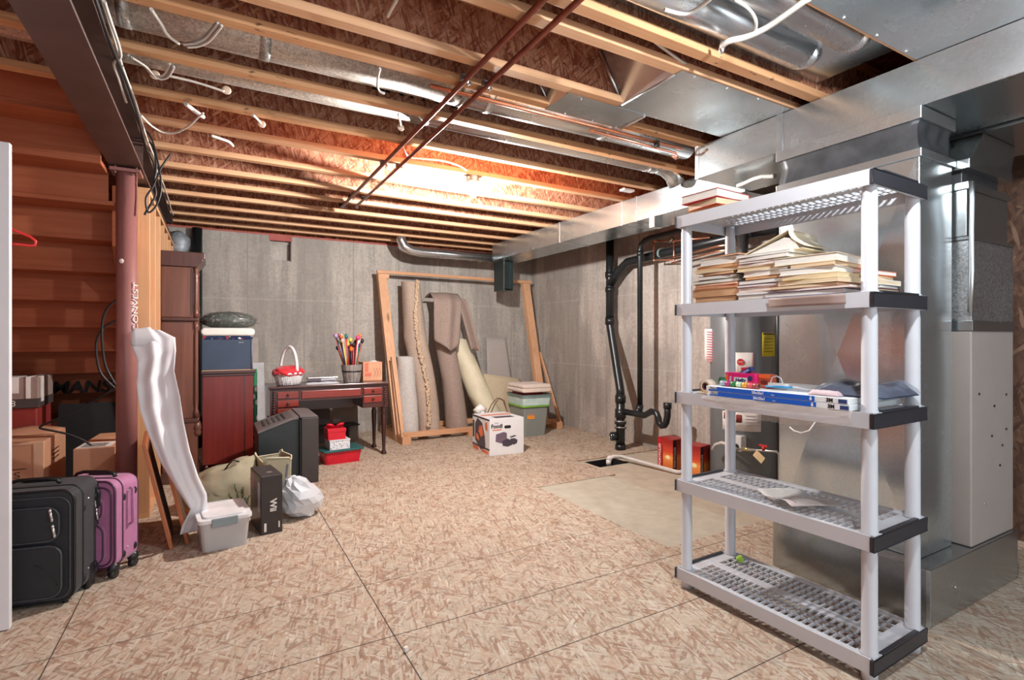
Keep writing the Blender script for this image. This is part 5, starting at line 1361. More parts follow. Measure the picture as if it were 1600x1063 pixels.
m.build('bag', clear('white_bag_film', rgb(226,230,236), 0.80, 0.3), wb)
blob((0,0,0.09), 0.095, (0.95,0.95,0.8), 3, 0.2, 9).build('contents', plain('mixed_grey_contents', rgb(176,176,182), 0.6, 0, 0.4, 25), wb)

# pine sprig
sp_ = thing('pine_sprig', 'small green artificial pine sprig between the canvas bag and black carton', 'greenery', (0.165, 4.0, 0.15))
gr = [plain('pine_green', rgb(46,110,62), 0.7), ]
m = MB(); rd = random.Random(3)
for b__ in range(7):
    a = rd.uniform(0, 2*pi); e1 = Vector((0.085*cos(a), 0.06*sin(a), 0.05+rd.uniform(0,0.085)))
    o_ = Vector((0,0,-0.09)); m.tube([o_, o_.lerp(e1,0.6)+Vector((0,0,0.02)), e1], 0.002, 5)
    for k in range(60):
        t = rd.uniform(0.35, 1.0); p = o_.lerp(e1, t)
        d = Vector((rd.gauss(0,1), rd.gauss(0,1), rd.gauss(0.4,1))).normalized()*0.024
        s_ = d.cross(Vector((0,0,1))).normalized()*0.0018
        m.add([p-s_, p+s_, p+d], [(0,1,2)])
m.build('needles', gr[0], sp_)
sp2 = thing('wood_offcut', 'pale timber offcut on the floor beside the canvas bag', 'wood offcut', (-0.10, 4.42, 0), 0.3)
MB().box(-0.05, 0.05, 0, 0.16, 0, 0.05).build('offcut', MT['pine_rack_x'], sp2, 0.002)

# ================================================================ rear projection television
tv = thing('television', 'bulky black rear-projection television seen from its side', 'television', (0,0,0))
tvm = plain('black_tv_cabinet', rgb(34,40,42), 0.4); tvf = plain('charcoal_tv_frame', rgb(58,52,50), 0.42); tvt = plain('grey_tv_top', rgb(104,98,98), 0.45)
MB().box(0.655, 0.80, 4.862, 5.44, 0.0, 0.575).build('screen_frame', tvf, tv, 0.008)
MB().prism([(0.645,0.0),(0.655,0.0),(0.655,0.56),(0.645,0.56)], 4.88, 5.42, 'y').build('joint', tvm, tv)
MB().prism([(0.32,0.0),(0.645,0.0),(0.645,0.556),(0.60,0.560),(0.32,0.462)], 4.905, 5.40, 'y').build('rear_shell', tvm, tv, 0.006)
MB().prism([(0.645,0.557),(0.645,0.585),(0.60,0.583),(0.315,0.485),(0.315,0.46),(0.60,0.560)], 4.90, 5.405, 'y').build('sloping_top', tvt, tv, 0.003)
MB().prism([(0.645,0.576),(0.80,0.576),(0.795,0.583),(0.76,0.592),(0.645,0.596)], 4.87, 5.43, 'y').build('top_panel', tvt, tv, 0.002)
for k in range(5):
    MB().prism([(0.37+0.04*k,0.505+0.014*k),(0.385+0.04*k,0.510+0.014*k),(0.385+0.04*k,0.514+0.014*k),(0.37+0.04*k,0.509+0.014*k)], 5.0, 5.3, 'y').build('vent_slot', tvf, tv)
MB().box(0.801, 0.803, 4.90, 5.40, 0.08, 0.54).build('screen', plain('dark_screen', rgb(28,30,34), 0.15), tv)

# ================================================================ red bins and gift boxes
redpl = plain('bright_red_plastic', rgb(206,24,46), 0.38)
rb = thing('storage_bin', 'low red storage bin with dark teal lid under the desk', 'storage bin', (0.948, 5.432, 0), radians(5))
bin_shell(rb, 0.38, 0.27, 0.125, 0.02, redpl)
MB().box(0.02,0.36,0.02,0.25,0.0,0.01).build('base', redpl, rb)
MB().prism(rrect(-0.02, 0.40, -0.02, 0.29, 0.03, 4), 0.126, 0.145, 'z').build('lid', plain('dark_teal_lid', rgb(30,92,92), 0.4), rb, 0.004)
wp = NT('white_patterned_box'); vo = wp.voro(wp.mapping((1,1,1)), 55); wp.color(wp.ramp(vo.outputs['Distance'], [(0.25, rgb(70,72,84)), (0.35, rgb(226,226,232))])); wp.set(Roughness=0.5)
pb_ = thing('patterned_box', 'white box with grey dotted pattern on the teal lid', 'box', (1.0, 5.44, 0.146), radians(4))
MB().box(0, 0.20, 0, 0.20, 0, 0.085).build('box', wp.mat, pb_, 0.003)
MB().box(-0.004, 0.204, -0.004, 0.204, 0.086, 0.100).build('lid', plain('pale_box_lid', rgb(214,216,222), 0.5), pb_, 0.002)
gb2 = thing('gift_box', 'bright red gift box with ribbon bow on the white patterned box', 'gift box', (0.985, 5.45, 0.247), radians(4))
MB().box(0, 0.175, 0, 0.16, 0, 0.10).build('box', redpl, gb2, 0.002)
MB().box(-0.004, 0.179, -0.004, 0.164, 0.075, 0.11).build('lid', redpl, gb2, 0.002)
bw_ = MB()
for s_ in (-1, 1):
    bw_.tube([(0.088,0.08,0.115),(0.088+s_*0.03,0.06,0.14),(0.088+s_*0.075,0.055,0.148),(0.088+s_*0.08,0.09,0.132),(0.088+s_*0.04,0.09,0.118),(0.088,0.08,0.115)], [0.006,0.012,0.014,0.013,0.010,0.006], 8)
bw_.build('bow', redpl, gb2)

# ================================================================ writing desk
dk = wood('dark_mahogany', rgb(58,28,24), rgb(84,38,32), 'x', 8, 0.3, knots=False, spec=0.5, coat=0.4)
dkr = wood('red_mahogany', rgb(120,36,26), rgb(150,52,36), 'x', 8, 0.28, knots=False, spec=0.5, coat=0.4)
dk_z = wood('dark_mahogany_upright', rgb(52,24,22), rgb(76,34,30), 'z', 8, 0.3, knots=False, spec=0.5, coat=0.4)
ds = thing('writing_desk', 'dark mahogany writing desk with small drawers and turned legs', 'desk', (0.475, 5.66, 0))
W, D = 1.175, 0.47
MB().box(-0.015, W+0.015, -0.02, D+0.01, 0.765, 0.79).build('desktop', dk, ds, 0.006)
MB().box(-0.005, W+0.005, -0.008, D, 0.752, 0.765).build('moulding', dk, ds, 0.004)
MB().box(0.0, 0.27, 0.004, D, 0.48, 0.752).box(W-0.27, W, 0.004, D, 0.52, 0.752).box(0.27, W-0.27, 0.004, 0.02, 0.63, 0.752).box(0.27, W-0.27, D-0.02, D, 0.48, 0.752).build('case', dk, ds, 0.002)
def drawer(x0, x1, z0, z1, knob=True, mat=dkr):
    d = MB().box(x0, x1, -0.010, 0.006, z0, z1).build('drawer', mat, ds, 0.005)
    if knob:
        k = MB().lathe([(0.006,0),(0.006,0.008),(0.013,0.014),(0.013,0.020),(0.006,0.026)], seg=14, mat=Matrix.Translation(((x0+x1)/2,-0.010,(z0+z1)/2)) @ Matrix.Rotation(pi/2,4,'X'))
        k.build('knob', dk, d)
drawer(0.065, 0.262, 0.665, 0.735); drawer(0.065, 0.262, 0.58, 0.650); drawer(0.065, 0.262, 0.495, 0.565)
drawer(0.29, W-0.29, 0.655, 0.735, False)
drawer(W-0.262, W-0.065, 0.665, 0.735); drawer(W-0.262, W-0.065, 0.575, 0.650)
for x in (0.033, W-0.033):
    cb2 = MB()
    for k in range(9): cb2.sphere((x, -0.004, 0.735-0.026*k), 0.013, 10, 6, (1,0.7,0.95))
    cb2.build('beaded_trim', dk, ds)
for (x, y) in ((0.035, 0.035), (W-0.035, 0.035), (0.035, D-0.035), (W-0.035, D-0.035)):
    MB().lathe([(0.030,0.0),(0.032,0.012),(0.022,0.03),(0.016,0.05),(0.019,0.12),(0.026,0.30),(0.030,0.42),(0.022,0.455),(0.034,0.475),(0.024,0.49),(0.030,0.505),(0.030,0.53)], c=(x,y,0), seg=18).build('leg', dk_z, ds)
# things on the desk
ZD = 0.791
wick = plain('white_wicker', rgb(232,230,232), 0.55)
bs_ = thing('wicker_basket', 'white wicker basket with tall arched handle and red cloth lining', 'basket', (0.66, 5.80, ZD), radians(35))
m = MB(); N = 40
for k in range(N):
    a = 2*pi*k/N
    m.tube([(0.115*cos(a)*(1+0.0), 0.09*sin(a), 0.004), (0.135*cos(a), 0.105*sin(a), 0.07), (0.150*cos(a), 0.115*sin(a), 0.118)], 0.0075 if k%2 else 0.005, 6)
for z in range(8):
    rr_ = 0.113+0.005*z
    m.tube([(rr_*1.0*cos(2*pi*k/40)*(1.02+0.012*((k+z)%2)), rr_*0.78*sin(2*pi*k/40)*(1.02+0.012*((k+z)%2)), 0.008+0.014*z) for k in range(40)], 0.005, 5, closed=True)
m.box(-0.09,0.09,-0.06,0.06,0.001,0.004)
m.build('basket_body', wick, bs_)
m = MB()
m.tube([(0.156*cos(2*pi*k/32), 0.122*sin(2*pi*k/32), 0.120) for k in range(32)], 0.014, 8, closed=True); m.build('rim', wick, bs_)
MB().tube([(0.0+0.012*sin(a), -0.118*cos(a), 0.115+0.275*sin(a)) for a in [pi*k/18 for k in range(19)]], 0.016, 8).build('handle', wick, bs_)
blob((0.0,0.0,0.130), 0.158, (1.06,0.84,0.42), 21, 0.24, 7).build('red_cloth', plain('red_cloth', rgb(206,30,44), 0.7, sheen=0.3), bs_)
tr = thing('glass_tray', 'silvery covered serving tray wrapped in plastic on the desk', 'tray', (0.985, 5.83, ZD))
MB().grid(lump(0.34, 0.26, 0.030, 11, 0.3), 24, 16).build('wrap', clear('milky_plastic_wrap', rgb(220,220,228), 0.75, 0.2), tr)
MB().box(-0.14, 0.14, -0.24, -0.04, 0.03, 0.06).build('dish', clear('pale_glass', rgb(206,208,220), 0.7, 0.1), tr, 0.01)
MB().box(-0.15, 0.15, -0.25, -0.03, 0.06, 0.070).build('rim', MT['galv_warm'], tr, 0.004)
MB().box(-0.135, -0.02, -0.253, -0.246, 0.032, 0.058).build('dark_panel', plain('dark_plum_panel', rgb(92,80,88), 0.4), tr)
tr.location.y = 5.98
bkt = thing('wooden_bucket', 'weathered grey wooden bucket with dark hoop on the desk', 'bucket', (1.30, 5.83, ZD))
m = MB()
for k in range(16):
    a0, a1 = 2*pi*(k+0.04)/16, 2*pi*(k+0.96)/16
    r0, r1 = 0.086, 0.112
    m.add([(r0*cos(a0),r0*sin(a0),0),(r0*cos(a1),r0*sin(a1),0),(r1*cos(a1),r1*sin(a1),0.19),(r1*cos(a0),r1*sin(a0),0.19),
           (r0*.9*cos(a0),r0*.9*sin(a0),0),(r0*.9*cos(a1),r0*.9*sin(a1),0),(r1*.9*cos(a1),r1*.9*sin(a1),0.19),(r1*.9*cos(a0),r1*.9*sin(a0),0.19)],
          [(0,1,2,3),(5,4,7,6),(3,2,6,7),(0,3,7,4),(1,5,6,2),(0,4,5,1)])
m.build('staves', wood('weathered_grey_wood', rgb(96,88,84), rgb(190,180,174), 'z', 12, 0.8, knots=False), bkt)
MB().lathe([(0.0,0.01),(0.08,0.01)], seg=20, cap=False).build('base', dk, bkt)
MB().lathe([(0.1005,0.112),(0.1045,0.112),(0.106,0.126),(0.102,0.126),(0.1005,0.112)], seg=28, cap=False).build('hoop', MT['black_plastic'], bkt)
XB = 1.30
PC = [('pink striped',(226,70,120)),('red',(206,50,50)),('orange',(236,120,50)),('navy blue',(36,44,90)),('teal green',(30,110,96)),('white',(232,224,220)),('lilac',(170,150,200)),('lime green',(150,190,90)),('rust brown',(170,90,60)),('pale pink',(240,180,180)),('yellow',(232,196,80)),('black',(40,38,44))]
PMt = {n_: plain(n_.replace(' ', '_')+'_pencil', rgb(*c), 0.4) for n_, c in PC}
rd = random.Random(12)
TP = [PC[(k*5+3+(k//12)*4) % 12][0] for k in range(30)]
for k in range(30):
    nm, c = PC[k % 12]
    a = rd.uniform(0, 2*pi); q_ = rd.uniform(0.01, 0.055); lean = rd.uniform(0.03, 0.20)
    base = Vector((XB+q_*cos(a), 5.83+q_*sin(a), ZD+0.05)); h = rd.uniform(0.34, 0.50)
    tip = Vector((XB+lean*cos(a)*1.0, 5.83+lean*sin(a)*0.7, ZD+h))
    p = thing('novelty_pencil', '%s novelty pencil with %s topper in the wooden bucket' % (nm, TP[k]), 'pencil', base, group='%s pencils in the bucket' % nm)
    d = tip-base; p.rotation_mode = 'QUATERNION'; p.rotation_quaternion = d.to_track_quat('Z', 'Y')
    MB().cyl((0,0,0),(0,0,d.length),0.0075,seg=6).build('shaft', PMt[nm], p)
    n2 = TP[k]
    MB().sphere((0,0,d.length+0.008), 0.019, 8, 6, (1,1,1.3), jitter=0.35, rnd=rd).tube([(0,0,d.length-0.01),(0.018,0.004,d.length+0.0),(0.014,0.0,d.length+0.028)],0.003,5).build('topper', PMt[n2], p)
cbx = thing('cardboard_box', 'small tan cardboard carton beside the bucket on the desk', 'carton', (1.435, 5.88, ZD), radians(0))
MB().box(0, 0.215, 0, 0.22, 0, 0.21).build('carton', plain('light_tan_card', rgb(214,156,122), 0.75), cbx, 0.003)
MB().box(0.02, 0.06, -0.0012, 0.0, 0.1, 0.20).box(0.02,0.09,-0.0012,0.0,0.05,0.09).build('tape', plain('orange_tape_mark', rgb(206,110,84), 0.5), cbx)
for k in range(3): MB().tube([(0.12+0.03*k,-0.001,0.14),(0.14+0.03*k,-0.001,0.09),(0.125+0.03*k,-0.001,0.04)], 0.0015, 4).build('pen_scribble', BC['blackband'], cbx)
MB().grid(lambda u, v: (0.08+0.12*u, 0.03+0.12*v, 0.205+0.022*sin(pi*u)*sin(pi*v)), 6, 6).build('paper_wad', paper, cbx)

# ================================================================ cabinet, blue case and soft goods
cab = thing('wooden_cabinet', 'reddish brown wooden cabinet between the tall clock and the television', 'cabinet', (-0.10, 5.72, 0), radians(0))
ck_w = wood('cabinet_red_wood', rgb(104,30,26), rgb(138,44,36), 'z', 6, 0.35, knots=False, coat=0.3)
MB().box(0, 0.43, 0, 0.50, 0.07, 0.93).build('body', ck_w, cab, 0.003)
MB().box(0.35, 0.36, -0.003, 0.0, 0.09, 0.90).build('stile_line', dk, cab)
MB().box(-0.012, 0.45, -0.015, 0.51, 0.93, 0.957).build('top', dk, cab, 0.005)
MB().box(-0.004, 0.44, -0.008, 0.505, 0.905, 0.93).build('moulding', dk, cab, 0.006)
for (x, y) in ((0.03,0.03),(0.40,0.03),(0.03,0.47),(0.40,0.47)):
    MB().lathe([(0.018,0),(0.026,0.03),(0.022,0.07)], c=(x,y,0), seg=12).build('leg', dk, cab)
bc = thing('blue_case', 'slate blue storage case standing on the wooden cabinet', 'case', (-0.105, 5.72, 0.958))
MB().rbox(0, 0.43, 0, 0.42, 0.008, 0.30, 0.012, 3, axis='y').build('case', plain('slate_blue_vinyl', rgb(56,70,92), 0.5, 0, 0.12, 6), bc, 0.003)
MB().box(0.0, 0.42, -0.002, 0.42, 0.0, 0.008).build('base_strip', plain('tan_strip', rgb(206,166,136), 0.6), bc)
MB().cyl((0.423,-0.003,0.01),(0.423,-0.003,0.30),0.008,seg=8).build('edge_piping', plain('pale_violet_piping', rgb(124,122,144), 0.4), bc)
MB().box(0.31,0.33,-0.001,0.0,0.268,0.272).box(0.335,0.35,-0.001,0.0,0.268,0.272).build('white_mark', MT['pvc'], bc)
fq = NT('flower_print_fabric'); vq = fq.voro(fq.mapping((1,1,1)), 38); sq = fq.n('ShaderNodeSeparateColor'); fq.l(vq.outputs['Color'], sq.inputs[0])
fq.color(fq.ramp(sq.outputs[0], [(0, rgb(24,40,80)), (0.45, rgb(30,60,96)), (0.6, rgb(190,60,60)), (0.75, rgb(226,180,120)), (0.88, rgb(220,220,226))], 'CONSTANT')); fq.set(Roughness=0.85)
q1 = thing('folded_quilt', 'thin floral print quilt folded on the blue case', 'quilt', (-0.10, 5.73, 1.259))
MB().rbox(0, 0.43, 0.0, 0.38, 0, 0.032, 0.014, 4, axis='y').build('quilt', fq.mat, q1, 0.008)
q2_ = thing('folded_blanket', 'white fluffy folded blanket on top of the floral quilt', 'blanket', (-0.115, 5.71, 1.292))
m = MB(); m.rbox(0, 0.46, 0, 0.40, 0, 0.075, 0.036, 6, axis='y'); m.build('blanket', plain('fluffy_white', rgb(238,234,226), 0.95, 0, 0.04, 20, bump=0.5, bs=120, sheen=0.3), q2_, 0.02, bseg=3)
q3 = thing('wreath_bag', 'dark green artificial greenery in a clear bag on the white blanket', 'greenery bag', (0.125, 5.88, 1.375))
gm = NT('dark_greenery'); ng = gm.noise(gm.mapping((1,1,1)), 34, 4, 0.8); gm.color(gm.ramp(ng.outputs['Fac'], [(0.38, rgb(14,24,20)), (0.5, rgb(58,74,66)), (0.56, rgb(26,38,34)), (0.66, rgb(200,198,194))])); gm.set(Roughness=0.5)
blob((0,0,0.068), 0.225, (1.05,0.72,0.36), 31, 0.22, 15, seg=48, rings=30).build('greenery', gm.mat, q3)
blob((0.0,0,0.068), 0.25, (1.05,0.72,0.36), 33, 0.20, 10).build('clear_bag', clear('bag_film', rgb(200,196,192), 0.14, 0.08), q3)

# ---------------------------------------------------------------- tall clock case
gc = thing('grandfather_clock', 'tall dark wooden grandfather clock seen from its side', 'clock', (-0.405, 5.42, 0))
cw = wood('clock_walnut', rgb(96,58,46), rgb(140,90,72), 'z', 4, 0.4, knots=False, coat=0.25)
cwd = wood('clock_dark_walnut', rgb(74,46,40), rgb(100,66,58), 'z', 5, 0.4, knots=False, coat=0.25)
MB().box(0.0, 0.28, 0, 0.46, 0.0, 0.10).build('plinth', cwd, gc, 0.006)
MB().box(0.01, 0.27, 0.01, 0.45, 0.10, 0.52).build('base', cw, gc, 0.004)
MB().box(0.0, 0.285, 0, 0.46, 0.52, 0.56).build('moulding', cwd, gc, 0.010)
MB().box(0.0, 0.245, 0.03, 0.43, 0.56, 1.42).build('waist', cw, gc, 0.004)
MB().box(-0.004, 0.285, 0, 0.46, 1.42, 1.455).build('moulding', cwd, gc, 0.012)
MB().box(0.0, 0.235, 0.01, 0.45, 1.455, 1.90).build('hood', cw, gc, 0.004)
MB().box(0.225, 0.237, 0.004, 0.012, 1.47, 1.89).build('stile', cwd, gc)
MB().prism([(-0.002,1.90),(0.27,1.90),(0.285,1.925),(0.315,1.955),(0.315,1.965),(0.33,1.975),(0.33,2.03),(-0.006,2.03),(-0.006,1.975),(-0.002,1.965)], -0.012, 0.472, 'y').build('cornice', cwd, gc, 0.004)
for y in (0.03, 0.43):
    MB().lathe([(0.020,1.456),(0.022,1.50),(0.014,1.515),(0.020,1.54),(0.016,1.60),(0.0165,1.83),(0.013,1.85),(0.021,1.875),(0.019,1.90)], c=(0.262,y,0), seg=14).build('colonnette', cw, gc)
    MB().lathe([(0.020,0.56),(0.022,0.62),(0.014,0.64),(0.018,0.70),(0.016,1.30),(0.014,1.34),(0.021,1.36),(0.020,1.42)], c=(0.262,y,0), seg=14).build('colonnette', cw, gc)
    MB().lathe([(0.024,0.40),(0.034,0.43),(0.026,0.45),(0.036,0.47),(0.03,0.50),(0.022,0.53)], c=(0.27,y,0), seg=14).build('turned_ring', cw, gc)
MB().box(0.2355, 0.240, 0.06, 0.40, 1.50, 1.87).build('dial_door', cwd, gc)

# grey panels leaning against the wall behind the desk's left side
for k, (x, w_, h_, c_, lb) in enumerate(((0.22, 0.14, 1.28, (176,164,154), 'tall beige board leaning on the back wall behind the desk'), (0.31, 0.10, 0.98, (206,206,210), 'shorter pale grey panel leaning beside the tall beige board'))):
    t = thing('leaning_sheet', lb, 'sheet', (x, 6.88-0.10*k, 0.004), rot=(radians(-8), 0, radians(6)))
    MB().box(0, w_+0.12, 0, 0.02, 0, h_).build('panel', plain('leaning_panel_%s' % 'ab'[k], rgb(*c_), 0.6), t, 0.002)
gp = thing('brown_sheet', 'dark brown sheet leaning behind the desk kneehole', 'panel', (0.80, 6.60, 0.004), rot=(radians(-6),0,0))
MB().box(0, 0.42, 0, 0.02, 0, 0.62).build('panel', plain('dark_brown_panel', rgb(70,50,44), 0.6), gp, 0.002)
gp2 = thing('brown_sheet', 'taupe cardboard sheet leaning right of the dark brown sheet', 'panel', (1.26, 6.62, 0.004), rot=(radians(-6),0,0))
MB().box(0, 0.30, 0, 0.01, 0, 0.58).build('panel', plain('taupe_panel', rgb(120,104,94), 0.7), gp2, 0.001)
sk_ = thing('black_tray', 'thin black shelf board low behind the red gift box', 'board', (1.12, 6.25, 0.0), 0.1)
MB().box(-0.2, 0.38, 0, 0.22, 0.235, 0.25).box(-0.19,-0.17,0.02,0.2,0,0.235).box(0.25,0.27,0.05,0.2,0,0.235).build('board', BC['deepblack'], sk_, 0.002)

# ================================================================ timber rack with carpet rolls
rk = thing('timber_rack', 'open pine timber rack frame leaning on the back wall', 'rack', (0,0,0))
def beam_between(t, p0, p1, a, b_, mat, nm):
    p0 = Vector(p0); p1 = Vector(p1); d = p1-p0
    q = d.to_track_quat('Z', 'Y').to_matrix().to_4x4()
    # keep the wide face square to the room
    z = d.normalized(); x = Vector((1,0,0)); x = (x - z*x.dot(z)).normalized(); y = z.cross(x)
    M4 = Matrix((x.to_4d(), y.to_4d(), z.to_4d(), (0,0,0,1))).transposed(); M4.translation = p0
    M4[3][0] = M4[3][1] = M4[3][2] = 0; M4[3][3] = 1
    MB().box(-a/2, a/2, -b_/2, b_/2, 0, d.length, mat=M4).build(nm, mat, t, 0.002)
pl0 = Vector((1.985, 6.30, 0.0)); pl1 = Vector((1.93, 6.93, 2.13))
pr0 = Vector((4.12, 6.32, 0.0)); pr1 = Vector((4.17, 6.93, 2.10))
beam_between(rk, pl0, pl1, 0.115, 0.085, MT['pine_rack'], 'upright')
beam_between(rk, pr0, pr1, 0.115, 0.085, MT['pine_rack'], 'upright')
beam_between(rk, (1.86, 6.885, 2.145), (4.25, 6.885, 2.125), 0.04, 0.045, MT['pine_rack_x'], 'top_rail')
MB().box(1.88, 2.02, 6.86, 6.905, 2.06, 2.12).build('rail_block', MT['pine_rack'], rk, 0.002)
MB().box(1.99, 4.25, 6.17, 6.21, 0.05, 0.115).build('front_rail', MT['pine_rack_x'], rk, 0.003)
MB().box(1.99, 4.25, 6.80, 6.84, 0.05, 0.115).build('back_rail', MT['pine_rack_x'], rk, 0.003)
for x in (2.04, 2.9, 3.7, 4.2):
    MB().box(x-0.045, x+0.045, 6.16, 6.85, 0, 0.05).build('sleeper', MT['pine_rack_x'], rk, 0.003)
for x in (2.3, 2.6, 2.9, 3.3, 3.7):
    MB().box(x-0.07, x+0.07, 6.21, 6.80, 0.06, 0.08).build('slat', MT['pine_rack_x'], rk, 0.002)
MB().box(1.93, 2.03, 6.02, 6.98, 0, 0.09).build('foot_rail', MT['pine_rack_x'], rk, 0.003)
MB().box(4.14, 4.24, 6.02, 6.98, 0, 0.09).build('foot_rail', MT['pine_rack_x'], rk, 0.003)
beam_between(rk, (1.945, 6.06, 0.02), (1.93, 6.45, 1.03), 0.02, 0.045, MT['pine_rack'], 'brace')
beam_between(rk, (4.24, 6.06, 0.02), (4.24, 6.62, 1.05), 0.02, 0.045, MT['pine_rack'], 'brace')

def carpet(name, label, c, path, rads, seed, cat='carpet roll', rough=0.95, squash=1.0, vz=60):
    t = thing(name, label, cat, (0,0,0))
    mt = NT(name+'_pile'); nz = mt.noise(mt.mapping((1,1,1)), vz, 6, 0.75); mt.color(mt.ramp(nz.outputs['Fac'], [(0.35, tuple(v*(0.8 if vz > 20 else 0.94) for v in c[:3])+(1,)), (0.65, tuple(min(1,v*(1.15 if vz > 20 else 1.05)) for v in c[:3])+(1,))]))
    mt.set(Roughness=rough); mt.bump(nz.outputs['Fac'], 0.4 if vz > 20 else 0.1, 0.006)
    n = 28; seg = 28; vs = []; P = [Vector(p) for p in path]; rd = random.Random(seed)
    ph = rd.uniform(0, 6)
    for i in range(n+1):
        u = i/n*(len(P)-1); j = min(int(u), len(P)-2); f_ = u-j; f_ = f_*f_*(3-2*f_)
        p = P[j].lerp(P[j+1], f_); r_ = rads[j]+(rads[j+1]-rads[j])*f_
        for k in range(seg):
            a = 2*pi*k/seg
            rr2 = r_*(1+0.05*sin(2*a+ph+i*0.1)+0.03*sin(3*a+i*0.35)+0.015*sin(5*a-i*0.8))
            if k == seg-1: rr2 *= 1.10
            vs.append((p.x+rr2*cos(a+2.2), p.y+rr2*sin(a+2.2)*squash, p.z))
    m = MB(); m.add(vs, [(i*seg+k, i*seg+(k+1) % seg, (i+1)*seg+(k+1) % seg, (i+1)*seg+k) for i in range(n) for k in range(seg)], True)
    m.build('roll', mt.mat, t)
    # spiral seen at the top end
    tp_ = P[-1]; rt_ = rads[-1]
    m = MB(); m.tube([(tp_.x+rt_*(0.12+0.86*s_/40)*cos(s_*0.42), tp_.y+rt_*(0.12+0.86*s_/40)*sin(s_*0.42)*squash, tp_.z+0.0) for s_ in range(41)], 0.010, 6)
    m.build('rolled_edge', mt.mat, t)
    return t, mt.mat
Zr = 0.082
carpet('carpet_roll', 'short pale grey carpet roll at the left of the rack', rgb(200,194,190), [(2.14,6.42,Zr),(2.15,6.60,1.02)], [0.125,0.125], 1)
t_, mt_ = carpet('carpet_roll', 'tall tan carpet roll with shaggy edge in the rack', rgb(186,164,148), [(2.44,6.46,Zr),(2.41,6.60,0.7),(2.33,6.72,1.3),(2.31,6.86,2.02)], [0.135,0.14,0.145,0.125], 2)
m = MB(); rd = random.Random(8)
for k in range(260):
    u = k/260; z = Zr+0.06+1.9*u; x = 2.37-0.06*u+0.04*sin(u*7) - 0.0; y = 6.325+0.40*u+rd.uniform(-0.01,0.0)
    if u > 0.5: x += 0.06*(u-0.5)
    m.sphere((x+rd.uniform(-0.02,0.02), y, z), rd.uniform(0.012,0.022), 6, 4, (1,0.7,1), jitter=0.2, rnd=rd)
m.build('shaggy_edge', plain('shag_edge', rgb(206,178,150), 0.95), t_)
t_, mb_ = carpet('carpet_roll', 'brown-grey carpet roll with top folded forward', rgb(158,138,128), [(2.82,6.44,Zr),(2.78,6.55,0.7),(2.72,6.68,1.3),(2.80,6.80,1.78)], [0.145,0.135,0.15,0.15], 3)
def fold(u, v):
    # drape: starts behind the roll top, comes over, hangs at the front
    w_ = (v-0.5)
    s_ = u
    x = 2.70+w_*0.42*(1-0.20*s_) + 0.10*(1-s_)*0.4 - 0.03*s_
    z = 1.83+0.05*sin(pi*min(1,s_*2.2)) - 0.86*max(0,s_-0.18)*(1.05-0.35*abs(w_-0.1)) 
    y = 6.84-0.34*min(1,s_*3.2)-0.05*sin(pi*v)*s_ - 0.10*s_ + 0.10*abs(w_)
    return (x, y+0.02*sin(v*9+s_*2), z)
MB().grid(fold, 24, 16).build('folded_flap', mb_, t_, solid=0.014)
def flap2(u, v):
    return (2.90+0.10*v+0.20*u*0.9, 6.62-0.10*v-0.06*u+0.02*sin(6*v), 1.80-0.70*u+0.03*sin(3*v)-0.05*v)
MB().grid(flap2, 16, 8).build('side_flap', mb_, t_, solid=0.014)
carpet('foam_roll', 'pale yellow foam underlay roll leaning to the right', rgb(222,212,184), [(3.36,6.36,Zr),(3.20,6.52,0.45),(3.07,6.68,0.9),(2.99,6.86,1.25)], [0.165,0.17,0.165,0.14], 4, rough=0.6, vz=6)
# sheets leaning at the right of the rack
def lean_sheet(name, label, corners, col, solid=0.012, curl=0.0, bend=0.0):
    t = thing(name, label, 'carpet piece', (0,0,0))
    A, B_, C_, D_ = [Vector(c) for c in corners]   # bl, br, tr, tl
    def fn(u, v):
        p = A.lerp(B_, u).lerp(D_.lerp(C_, u), v); p.y += curl*sin(pi*u)+bend*sin(pi*v); return p
    mt = NT(name+'_surface'); nz = mt.noise(mt.mapping((1,1,1)), 60, 5, 0.7); mt.color(mt.ramp(nz.outputs['Fac'], [(0.35, tuple(v*0.82 for v in col[:3])+(1,)), (0.65, col)])); mt.set(Roughness=0.9)
    MB().grid(fn, 10, 10).build('sheet', mt.mat, t, solid=solid)
    return t
lean_sheet('carpet_offcut', 'pale grey carpet offcut leaning upright against the back wall', (at_y(762,640,6.9), at_y(806,640,6.9), at_y(790,528,7.08), at_y(760,527,7.08)), rgb(190,180,174))
lean_sheet('carpet_offcut', 'cream carpet offcut leaning behind the plastic bins', ((3.36,6.45,0.02), (4.0,6.45,0.02), tuple(at_y(812,592,6.62)), tuple(at_y(755,584,6.62))), rgb(206,188,160), curl=-0.05)
wl = thing('wire_loop', 'brown wire hoops rising between the carton and the bins', 'wire hoop', (0,0,0))
for dx in (0, 0.05):
    c0 = at_y(770, 690, 5.95)
    MB().tube([at_y(762+dx*100,645,5.95+dx), at_y(768+dx*100,632,5.95), at_y(777+dx*60,622,5.95), at_y(786+dx*40,626,5.93), at_y(792,642,5.9), at_y(796,665,5.9), (at_y(796,665,5.9).x, 5.9, 0.0)], 0.006, 6).build('hoop', plain('brown_wire', rgb(110,76,50), 0.5), wl)

